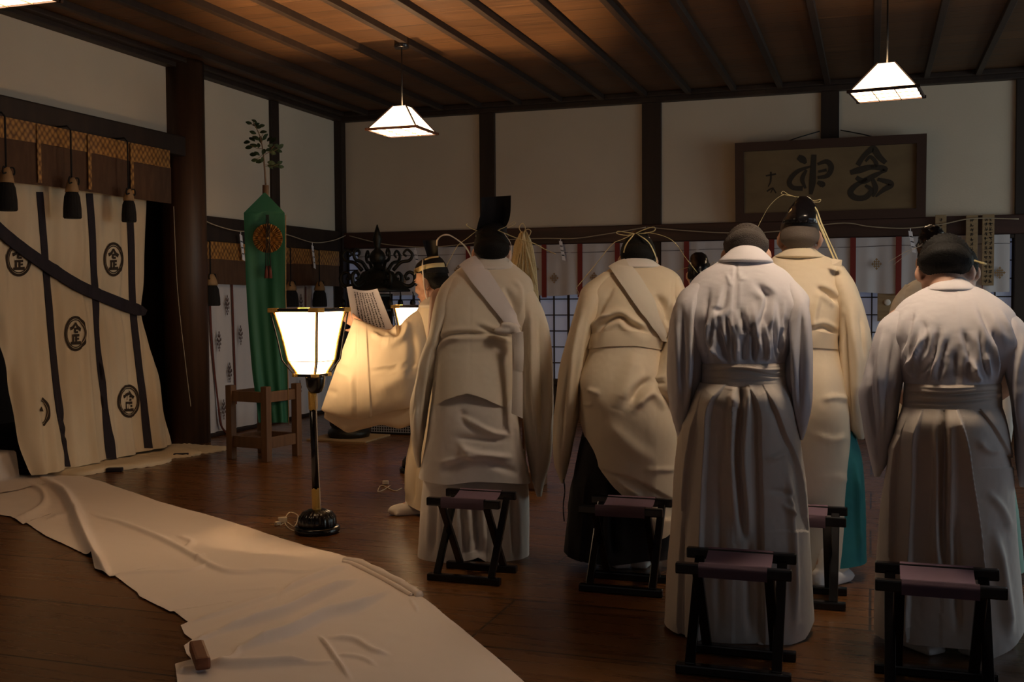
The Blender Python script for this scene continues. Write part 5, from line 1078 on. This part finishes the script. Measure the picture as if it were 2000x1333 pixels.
# ---------------------------------------------------------------- C: priest in black hakama with a glossy eboshi
P = stdperson('person from behind in cream robe over black hakama, with glossy black cap', 1225, 1113, (1246, 505, .32), 570, 800, 1.08, 35, feetpx=[(1208, 1106, .9, -.35), (1254, 1106, .9, .3)])
hair(P, M['hair'], .05, nape=-1.1)
loft(P, 'hakama', [(790, 1152, 1306, .02, .16), (870, 1130, 1316, .02, .185), (950, 1116, 1318, .06, .18), (1020, 1107, 1317, .08, .185), (1083, 1101, 1316, .09, .19)], M['blackcloth'], 160, 120, 2.7, noise=(.004, 8, 2), cap=False, hem=(1000, [(1101, 1074), (1150, 1084), (1199, 1087), (1260, 1080), (1316, 1082)]), folds=[([(1199, 950), (1200, 1085)], 7, -.03, 'v'), ([(1150, 930), (1140, 1080)], 5, .016, 's')])
loft(P, 'robe', [(505, 1222, 1266, .27, .055), (516, 1207, 1283, .25, .095), (530, 1184, 1316, .21, .13), (550, 1160, 1332, .17, .15), (580, 1150, 1336, .12, .165), (620, 1154, 1326, .07, .17), (655, 1155, 1304, .03, .168), (682, 1150, 1292, .01, .168), (750, 1138, 1302, -.03, .19), (810, 1131, 1318, -.04, .205), (860, 1131, 1323, -.02, .21), (930, 1131, 1326, .01, .21), (1000, 1131, 1324, .05, .21)], M['creamrich'], 240, 300, 2.6, noise=(.0035, 7, 3), cap=False,
     hem=(690, [(1131, 815), (1142, 848), (1154, 875), (1175, 910), (1199, 939), (1230, 966), (1259, 988), (1270, 1012), (1282, 1040), (1302, 1035), (1326, 1020)]), folds=[
     ([(1163, 655), (1180, 632), (1210, 620), (1232, 635), (1262, 648)], 6, -.020, 'v'), ([(1155, 650), (1175, 622), (1195, 612)], 6, .012), ([(1280, 575), (1300, 605), (1308, 640)], 8, -.018, 'v'), ([(1185, 545), (1160, 590), (1150, 620)], 8, .010), ([(1200, 560), (1175, 600), (1168, 630)], 7, -.012), ([(1312, 545), (1308, 590), (1308, 620)], 3, -.004), ([(1146, 760), (1160, 765), (1172, 770)], 6, .008), ([(1140, 790), (1158, 792)], 5, .007),
     ([(1245, 690), (1225, 740), (1205, 800)], 18, .014), ([(1230, 790), (1250, 760), (1275, 740)], 9, -.018, 'v'), ([(1230, 806), (1270, 770), (1300, 800)], 9, .012), ([(1199, 925), (1240, 938), (1285, 962), (1326, 985)], 5, -.022, 's'), ([(1200, 930), (1220, 950), (1259, 975)], 8, .012), ([(1180, 820), (1230, 870), (1280, 905)], 18, .010), ([(1255, 920), (1290, 918), (1322, 918)], 6, .006)])
for rows, sg in (([(532, 1180, 1212, .15, .06), (560, 1140, 1192, .12, .10), (589, 1128, 1182, .08, .12), (634, 1116, 1166, .04, .125), (674, 1105, 1155, .01, .125), (719, 1093, 1148, -.01, .125), (770, 1087, 1138, -.02, .12), (811, 1082, 1132, -.01, .115), (860, 1080, 1122, 0, .105), (905, 1082, 1112, .02, .08), (942, 1095, 1103, .03, .04)], -1),
                ([(540, 1290, 1326, .15, .06), (580, 1300, 1343, .10, .11), (640, 1304, 1350, .05, .12), (680, 1291, 1352, .0, .125), (715, 1274, 1352, -.03, .13), (752, 1254, 1352, -.05, .13), (780, 1284, 1352, -.03, .12), (812, 1312, 1350, 0, .08)], 1)):
    if sg < 0: fo = [([(1140, 600), (1118, 700), (1108, 800)], 6, .010), ([(1155, 640), (1138, 740), (1122, 840)], 5, -.012, 'v'), ([(1115, 700), (1100, 800), (1096, 880)], 5, -.010)]
    else: fo = [([(1268, 740), (1300, 735)], 4, .006), ([(1262, 752), (1300, 748)], 4, -.006)]
    loft(P, 'sleeve', rows, M['creamrich'], 120, 140, 2.2, noise=(.004, 10, 2), folds=fo)
collar(P, [(500, 1230, 1257, .285, .03), (505, 1221, 1268, .278, .055), (514, 1210, 1280, .262, .09), (522, 1200, 1290, .248, .11)], M['white'])
drape(P, 'shoulder_sash', [(1191, 527), (1215, 562), (1250, 612), (1288, 664)], [(1222, 512), (1252, 548), (1281, 600), (1300, 662)], M['cream'], .018, 60, 9, bulge=.006)
drape(P, 'waist_band', [(1157, 653), (1190, 648), (1240, 649), (1292, 662)], [(1151, 683), (1190, 678), (1240, 677), (1290, 684)], M['creamrich'], .006, 60, 7)
tie(P, 'hanging_strap', [(1101, 937, -.1), (1103, 960, -.1), (1100, 990, -.1), (1102, 1019, -.1)], M['blackcloth'], .007, 0, .4)
loft(P, 'hat', [(449, 1240, 1254, .37, .02), (456, 1230, 1265, .36, .05), (475, 1222, 1275, .34, .08), (495, 1216, 1282, .32, .095), (512, 1213, 1285, .31, .10), (518, 1216, 1283, .31, .10)], M['black'], 90, 50, 2.2, noise=(.004, 14, 20))
for pts, w_ in (([(1240, 457), (1222, 454), (1207, 452), (1206, 457), (1225, 460), (1240, 457)], .008), ([(1240, 457), (1260, 448), (1277, 444), (1278, 451), (1260, 456), (1240, 457)], .009), ([(1240, 457), (1215, 468), (1195, 478), (1165, 515), (1127, 561)], .007), ([(1125, 562), (1130, 572), (1128, 578)], .003), ([(1242, 457), (1275, 456), (1313, 470), (1340, 505), (1362, 533)], .006), ([(1246, 458, -.05), (1268, 475, -.09), (1282, 505, -.09), (1280, 515, -.08)], .006), ([(1238, 458, -.05), (1222, 480, -.09), (1216, 505, -.09)], .005)):
    tie(P, 'hat_ribbon', pts, M['ribbon'], w_, .30)

# ---------------------------------------------------------------- E: shaven-headed priest in damask robe and teal hakama
P = stdperson('person with shaven head in golden cream robe over teal hakama', 1575, 1140, (1562, 460, .26), 545, 780, 1.13, 18, feetpx=[(1530, 1140, .9, -.4), (1606, 1146, .8, .6)])
hair(P, M['shaved'], .015, nape=-1.1, nz=.001)
loft(P, 'hakama', [(840, 1482, 1668, .05, .16), (900, 1478, 1684, .08, .185), (1000, 1476, 1691, .14, .18), (1094, 1474, 1694, .17, .18)], M['teal'], 150, 90, 2.6, noise=(.005, 9, 2), cap=False, folds=[([(1672, 900), (1676, 1000), (1680, 1092)], 5, .012)])
loft(P, 'robe', [(486, 1540, 1584, .235, .055), (498, 1517, 1606, .215, .095), (512, 1500, 1638, .185, .13), (532, 1484, 1652, .15, .15), (560, 1478, 1652, .11, .165), (600, 1478, 1648, .06, .17), (650, 1480, 1640, .02, .165), (684, 1478, 1640, .01, .165), (750, 1474, 1652, -.02, .19), (842, 1470, 1661, -.01, .20), (985, 1470, 1659, .09, .19), (1112, 1470, 1658, .14, .185)], M['creamrich'], 220, 240, 2.6, noise=(.0035, 7, 3), cap=False, folds=[
     ([(1595, 562), (1620, 575), (1638, 592)], 6, -.016, 'v'), ([(1600, 575), (1590, 620), (1588, 648)], 7, .010), ([(1582, 645), (1610, 640), (1632, 652)], 5, -.012, 'v'), ([(1600, 780), (1630, 775), (1655, 780)], 6, .006), ([(1590, 850), (1625, 860), (1655, 855)], 7, .006), ([(1590, 940), (1630, 932), (1655, 940)], 6, .005)], lumps=[(1610, 790, 40, 50, .016)])
for rows in ([(520, 1612, 1646, .13, .06), (550, 1620, 1668, .09, .11), (580, 1625, 1681, .06, .12), (610, 1631, 1691, .04, .125), (664, 1637, 1703, .01, .13), (720, 1638, 1700, .0, .13), (780, 1641, 1695, 0, .12), (830, 1655, 1691, .02, .09), (857, 1674, 1688, .03, .04)], [(520, 1494, 1526, .13, .06), (560, 1468, 1520, .08, .11), (640, 1455, 1505, .02, .12), (740, 1452, 1500, 0, .12), (850, 1462, 1480, .03, .05)]):
    loft(P, 'sleeve', rows, M['creamrich'], 120, 120, 2.2, noise=(.004, 10, 2), folds=[([(1660, 600), (1672, 700), (1672, 800)], 7, .010), ([(1648, 620), (1655, 740), (1662, 820)], 5, -.012, 'v'), ([(1680, 610), (1688, 700)], 5, -.008)])
collar(P, [(478, 1550, 1576, .25, .03), (484, 1540, 1586, .243, .055), (494, 1527, 1599, .225, .09), (502, 1515, 1610, .21, .11)], M['creamrich'])
drape(P, 'waist_band', [(1482, 652), (1540, 648), (1590, 648), (1638, 656)], [(1480, 682), (1540, 680), (1590, 680), (1640, 684)], M['creamrich'], .006, 50, 7)
loft(P, 'hat', [(384, 1560, 1578, .27, .02), (392, 1552, 1587, .265, .05), (412, 1539, 1596, .245, .095), (428, 1530, 1600, .235, .115), (438, 1529, 1601, .24, .118)], M['black'], 90, 50, 2.2, noise=(.005, 18, 24))
for pts, w_ in (([(1568, 386), (1545, 383), (1533, 381), (1526, 378), (1530, 374), (1540, 380), (1555, 386)], .005), ([(1570, 388), (1590, 392), (1602, 390), (1600, 395), (1588, 395)], .007), ([(1560, 386), (1530, 381), (1505, 400), (1488, 428), (1475, 455)], .005), ([(1572, 390, -.06), (1588, 410, -.12), (1600, 438, -.14), (1614, 470, -.14), (1630, 508, -.16), (1636, 516, -.16)], .006), ([(1574, 390, -.06), (1594, 408, -.1), (1606, 440, -.12), (1624, 480, -.14), (1638, 512, -.15)], .005), ([(1562, 392, -.06), (1545, 410, -.12), (1532, 432, -.1)], .004)):
    tie(P, 'hat_ribbon', pts, M['ribbon'], w_, .30)
b = MB(); b.slab([ppt(P, 1622, 505, .0), ppt(P, 1645, 508, .0), ppt(P, 1643, 521, -.01), ppt(P, 1626, 518, -.02)], P.ef*.01); b.build('collar_corner', M['creamrich'], P.o)

# ---------------------------------------------------------------- I: neighbour hidden behind the black-haired man
P = stdperson('person in pale green hakama almost hidden behind the black-haired man', 1880, 1125, (1873, 528, .22), 600, 790, 1.04, 30)
hair(P, M['hair'], .05)
loft(P, 'robe', [(565, 1852, 1895, .18, .055), (578, 1825, 1922, .16, .10), (600, 1804, 1942, .12, .14), (650, 1797, 1952, .06, .165), (750, 1802, 1948, 0, .165), (850, 1800, 1960, 0, .17)], M['cream'], 120, 90, 2.5, noise=(.004, 7, 3))
loft(P, 'hakama', [(840, 1802, 1958, .02, .165), (985, 1792, 1988, .02, .19), (1050, 1788, 1996, .02, .2), (1110, 1785, 2003, .02, .2)], M['green_hakama'], 120, 60, 2.5, noise=(.005, 8, 2), cap=False)
loft(P, 'hat', [(476, 1866, 1880, .28, .02), (482, 1855, 1890, .27, .05), (496, 1845, 1900, .25, .085), (512, 1838, 1906, .23, .095)], M['black'], 60, 30, 2.2, noise=(.003, 14, 20))
for pts, w_ in (([(1886, 488), (1895, 494), (1905, 502)], .005), ([(1890, 508, -.06), (1905, 510, -.08), (1925, 516, -.1)], .015)): tie(P, 'hat_ribbon', pts, M['ribbon'], w_, .2, .3)

for rows in ([(590, 1808, 1838, .10, .05), (650, 1790, 1826, .03, .10), (740, 1782, 1822, 0, .11), (850, 1786, 1814, 0, .07)], [(590, 1912, 1944, .10, .05), (650, 1924, 1974, .03, .10), (740, 1930, 1984, 0, .11), (850, 1936, 1978, 0, .09), (900, 1948, 1966, 0, .04)]): loft(P, 'sleeve', rows, M['cream'], 80, 60, 2.2, noise=(.005, 9, 3))

# ---------------------------------------------------------------- G: second-row priest with a crumpled black cap
P = frame(1822, 1010)
P = stdperson('person in crumpled black cap with tan band, far right behind the black-haired man', 1822, 1010, (1821, 508, .08), 575, 740, 1.02, 12, shdd=.04)
hair(P, M['hair'], .05)
loft(P, 'robe', [(542, 1800, 1846, .06, .055), (552, 1778, 1866, .05, .10), (568, 1760, 1884, .04, .13), (600, 1748, 1898, .02, .15), (680, 1748, 1898, 0, .16), (800, 1742, 1904, 0, .18), (900, 1738, 1908, 0, .19), (1000, 1735, 1912, 0, .2)], M['cream'], 140, 120, 2.5, noise=(.005, 7, 3), cap=False)
for rows in ([(556, 1768, 1796, .02, .05), (590, 1742, 1785, 0, .09), (640, 1734, 1776, -.02, .10), (700, 1728, 1770, -.02, .10), (780, 1732, 1756, 0, .06)], [(556, 1850, 1876, .02, .05), (590, 1862, 1902, 0, .09), (700, 1875, 1916, -.02, .10), (780, 1890, 1912, 0, .06)]): loft(P, 'sleeve', rows, M['cream'], 80, 60, 2.2, noise=(.005, 9, 3))
loft(P, 'hat', [(439, 1814, 1830, .12, .02), (446, 1803, 1842, .11, .05), (462, 1795, 1848, .10, .08), (480, 1793, 1849, .09, .09), (498, 1794, 1848, .08, .09)], M['black'], 110, 60, 2.2, noise=(.010, 26, 26))
drape(P, 'hat_band', [(1792, 484), (1806, 486), (1830, 485), (1850, 480)], [(1792, 494), (1806, 496), (1830, 495), (1850, 490)], M['brownband'], .004, 40, 5, idx=[len(P.cloth)-1], dd=0, bulge=.002)
for pts, w_ in (([(1846, 470), (1856, 462), (1850, 458), (1842, 466), (1860, 466)], .005), ([(1800, 480), (1770, 492), (1735, 512)], .005), ([(1802, 476), (1770, 498), (1745, 518)], .004)): tie(P, 'hat_ribbon', pts, M['cord'], w_, .0)

# ---------------------------------------------------------------- H: priest whose cap shows between two others
P = stdperson('person in rounded black cap in the gap left of the grey-haired man', 1366, 985, (1366, 535, .05), 590, 740, .9, 12, shdd=.02)
hair(P, M['hair'], .05)
loft(P, 'robe', [(560, 1350, 1384, .03, .05), (570, 1334, 1396, .02, .09), (590, 1318, 1416, .02, .13), (640, 1312, 1424, 0, .15), (760, 1316, 1420, 0, .16), (870, 1312, 1424, 0, .18), (985, 1308, 1428, 0, .19)], M['cream'], 120, 100, 2.5, noise=(.004, 7, 3), cap=False)
loft(P, 'hat', [(493, 1358, 1372, .08, .02), (500, 1350, 1381, .07, .05), (516, 1346, 1385, .03, .085), (540, 1346, 1386, .02, .095), (560, 1348, 1384, .02, .095)], M['black'], 80, 40, 2.2, noise=(.003, 20, 20))
for rows in ([(592, 1318, 1338, .02, .06), (640, 1304, 1330, 0, .10), (720, 1302, 1328, -.02, .10), (800, 1308, 1324, 0, .05)], [(592, 1394, 1416, .02, .06), (640, 1404, 1430, 0, .10), (720, 1408, 1434, -.02, .10), (800, 1412, 1428, 0, .05)]): loft(P, 'sleeve', rows, M['cream'], 70, 50, 2.2, noise=(.005, 9, 3))
for pts, w_ in (([(1346, 522), (1332, 526), (1322, 532)], .006), ([(1386, 520), (1394, 512), (1398, 520)], .005)): tie(P, 'hat_ribbon', pts, M['ribbon'], w_, .0)

# ---------------------------------------------------------------- A: priest reading the prayer sheet
P = frame(852, 1003); f = unit(-P.er*.84+P.ef*.54); up = A(0, 0, 1); hc = ppt(P, 842, 549, 0)
hu = unit(up*.985+f*.17); hf = unit(f*.985-up*.17)
w1 = ppt(P, 706, 636, -.03); e1_ = ppt(P, 795, 690, -.03); w2 = ppt(P, 760, 640, .28); e2_ = ppt(P, 815, 690, .22)
def hands_A(mb, s, wr_, dd, f_, r_):
    if s < 0: hand(mb, wr_, unit(ppt(P, 686, 624, .0)-wr_), P.ef*.8+up*.2, 1, .75, 1.05)
    else: hand(mb, wr_, -P.er*.7+up*.5, -P.ef, -1, .5, 1.)
make_person(P, 'person reading from a white sheet, wide cream sleeve lit by the floor lantern', f, ppt(P, 852, 622, .10), ppt(P, 855, 780, .06), hc, hu, hf, 1.04, [(e1_, w1), (e2_, w2)], .0065, handfn=hands_A, feet=[(ppt(P, 822, 1000)*A(1, 1, 0), unit(-P.er*.8-P.ef*.2)), (P.G+P.ef*.18+P.er*.05, f)])
hair(P, M['hair'], .04, nape=-.6)
head, hr, hfv, hu, k = P.headax; Lh = lambda x, y, z: head+(hr*x+hfv*y+hu*z)*k
for s in (-1, 1):
    MB().sphere(Lh(s*.031, .084, -.010), (.013*k, .006*k, .0045*k), (hr, hfv, hu), 12, 8).build('eye', M['eye'], P.o)
    MB().tube([Lh(s*.014, .098, .006), Lh(s*.034, .094, .014), Lh(s*.052, .076, .010)], .0035, 6).build('eyebrow', M['hair'], P.o)
MB().sphere(Lh(0, .095, -.077), (.020*k, .006*k, .007*k), (hr, hfv, hu), 14, 8).build('lips', M['lip'], P.o)
loft(P, 'robe', [(588, 832, 874, .02, .11), (597, 820, 882, .02, .155), (615, 812, 888, .02, .16), (650, 810, 892, .03, .17), (720, 815, 892, .05, .155), (780, 812, 895, .05, .16), (840, 803, 902, .05, .17), (910, 796, 910, .05, .18), (985, 791, 918, .05, .19)], M['creamrich'], 160, 150, 2.4, noise=(.004, 8, 2.5), cap=False, hem=(900, [(791, 978), (820, 988), (918, 990)]), folds=[([(800, 870), (797, 980)], 5, .012), ([(810, 900), (808, 985)], 5, -.012, 'v')])
loft(P, 'inner_sleeve', [(640, 770, 633, 817, .05, .03), (664, 780, 662, 836, .05, .05), (682, 780, 681, 846, .05, .06), (714, 780, 714, 838, .05, .07), (744, 780, 744, 831, .05, .07), (778, 780, 778, 838, .06, .07), (802, 770, 802, 832, .06, .06)], M['creamrich'], 70, 90, 2.2, noise=(.003, 8, 6))
loft(P, 'sleeve', [(692, 622, 627, 802, -.02, .045), (704, 626, 640, 808, -.03, .07), (722, 633, 668, 815, -.035, .095), (740, 640, 696, 819, -.04, .11), (757, 644, 728, 813, -.045, .12), (780, 634, 764, 804, -.045, .125), (806, 612, 795, 798, -.04, .13), (832, 598, 818, 780, -.02, .12), (850, 600, 838, 740, .0, .10)], M['creamrich'], 170, 220, 2.5, noise=(.004, 6, 4), folds=[
    ([(716, 640), (719, 700), (724, 780), (725, 812)], 3, .006, 's'), ([(758, 643), (775, 652), (782, 640), (783, 626)], 6, -.022, 'v'), ([(745, 668), (765, 672), (790, 655), (800, 630)], 8, .011), ([(725, 650), (745, 662), (770, 664)], 6, .014), ([(716, 726), (760, 721), (800, 714), (815, 710)], 3, -.008, 'v'), ([(655, 716), (672, 723), (683, 728)], 4, -.010, 'v'), ([(683, 727), (686, 770), (690, 812)], 9, .012), ([(694, 640), (690, 700)], 8, .008), ([(640, 765), (660, 770)], 7, -.006), ([(800, 640), (808, 690), (800, 740)], 10, -.014), ([(735, 760), (770, 745), (800, 720)], 18, .010)])
collar(P, [(580, 836, 866, .02, .075), (588, 828, 874, .02, .11), (597, 820, 881, .02, .15)], M['cream'])
loft(P, 'hat', [(500, 838, 856, .0, .05), (506, 826, 864, .0, .08), (516, 814, 871, .0, .10), (526, 810, 875, .0, .108), (534, 811, 877, .0, .108)], M['blackmatte'], 70, 30, 2.2, noise=(0, 1, 1))
ih = len(P.cloth)-1
drape(P, 'hat_band', [(808, 527), (826, 519), (845, 515), (866, 514)], [(809, 537), (826, 528), (846, 523), (868, 522)], M['ribbon'], .004, 40, 5, idx=[ih], dd=-.1, bulge=.002)
drape(P, 'hat_band', [(830, 507), (842, 503), (856, 501)], [(830, 510), (842, 506), (856, 504)], M['ribbon'], .004, 20, 4, idx=[ih], dd=-.08, bulge=.001)
mb = MB(); G = []
for f_ in np.linspace(0, 1, 12):
    L_ = A(836-11*f_, 507-37*f_); R_ = A(856-1*f_, 505-36*f_); G.append([ppt(P, *(L_+(R_-L_)*u), .03*math.sin(math.pi*u)) for u in np.linspace(0, 1, 8)])
mb.grid(G); mb.grid([[p+P.ef*.012 for p in r] for r in G]); mb.grid([[p, p+P.ef*.012] for p in [r[0] for r in G]]); mb.grid([[p, p+P.ef*.012] for p in [r[-1] for r in G]]); mb.grid([[p, p+P.ef*.012] for p in G[-1]]); mb.build('hat_fin', M['blackmatte'], P.o)
tie(P, 'chin_cord', [(826, 508, -.06), (825, 520, -.112), (827, 545, -.10), (830, 570, -.085), (834, 588, -.07), (830, 594, -.05), (822, 593, -.02), (818, 588, .02)], M['cord'], .0035, 0., 1.)
# the prayer sheet in his hands
ps = root_obj('prayer_sheet', ppt(P, 712, 640, .0), 'white folded paper with columns of black writing held up by the reading priest', 'paper')
G = [[ppt(P, *(A(677, 561)*(1-v)+A(689, 632)*v+(A(688, 559)-A(677, 561))*u), -.02+.045*u) for u in np.linspace(0, 1, 5)] for v in np.linspace(0, 1, 12)]
MB().grid(G).grid([[p+P.ef*.0015 for p in r] for r in G]).build('folded_edge', M['paper'], ps)
sheet = lambda u, v, o=0.: ppt(P, *(A(688, 564)*(1-u)*(1-v)+A(737, 564)*u*(1-v)+A(700, 640)*(1-u)*v+A(768, 642)*u*v+A(0, 4*math.sin(math.pi*u))), .06+.10*u+.02*math.sin(3*u)+o)
G = [[sheet(u, v) for u in np.linspace(0, 1, 24)] for v in np.linspace(0, 1, 16)]
MB().grid(G).grid([[p+P.ef*.0015 for p in r] for r in G]).build('written_sheet', M['paper'], ps)
b = MB()
for c in range(8):
    u0 = .08+.098*c; v = .06
    while v < .93:
        h = RNG.uniform(.026, .045)
        for q_ in range(3):
            uu = u0+RNG.uniform(-.013, .013); v1 = v+RNG.uniform(0, h*.6)
            du, dv = ((.040, .010) if q_ % 2 else (.014, h*.8)); b.slab([sheet(uu-du/2, v1, -.003), sheet(uu+du/2, v1+.004, -.003), sheet(uu+du/2, v1+dv+.008, -.003), sheet(uu-du/2, v1+dv+.004, -.003)], P.ef*.0008)
        v += h+RNG.uniform(.008, .016)
b.build('written_columns', M['ink'], ps, False)

# ---------------------------------------------------------------- hemp purification wand standing behind the priest in the tall hat
P = frame(1024, 950); P.o = None
ow = root_obj('purification_wand', P.G, 'pale hemp purification wand standing behind the right shoulder of the priest in the tall hat', 'ritual wand'); P.o = ow
top = ppt(P, 1022, 452); MB().tube([A(P.G[0], P.G[1], .12), top], .013, 12).build('rod', M['standwood'], ow)
MB().box((P.G[0]-.13, P.G[1]-.13, 0), (P.G[0]+.13, P.G[1]+.13, .12), .012).build('stand', M['standwood'], ow)
loft(P, 'hemp_tassel', [(452, 1019, 1028, 0, .015), (462, 1014, 1032, 0, .03), (480, 1006, 1038, 0, .05), (520, 1000, 1045, 0, .065), (570, 994, 1050, 0, .08), (620, 992, 1052, 0, .085)], M['hemp'], 140, 80, 2., noise=(.006, 30, 3), pleat=(22, .018, -.2), cap=False)
b = MB()
for kx in range(34):
    x = 1000+kx*1.45; y1 = RNG.uniform(540, 625); pts = [ppt(P, 1022+(x-1022)*t*1.05+RNG.uniform(-1, 1), 455+(y1-455)*t, -.03-.06*t+RNG.uniform(-.012, .006)) for t in (0, .15, .45, .75, 1)]
    b.tube(catmull(pts, 14), .0065, 5, flat=.25)
o = b.build('hemp_strands', M['hemp'], ow); o['kind'] = 'stuff'
b = MB()
for pts in ([(1022, 458), (1014, 446), (1020, 436), (1026, 446), (1022, 458)], [(1022, 456), (1030, 448), (1037, 452), (1032, 462), (1022, 458)]): b.tube(catmull([ppt(P, *p, -.02) for p in pts], 20), .008, 6, flat=.4)
b.build('knot', M['hemp'], ow)
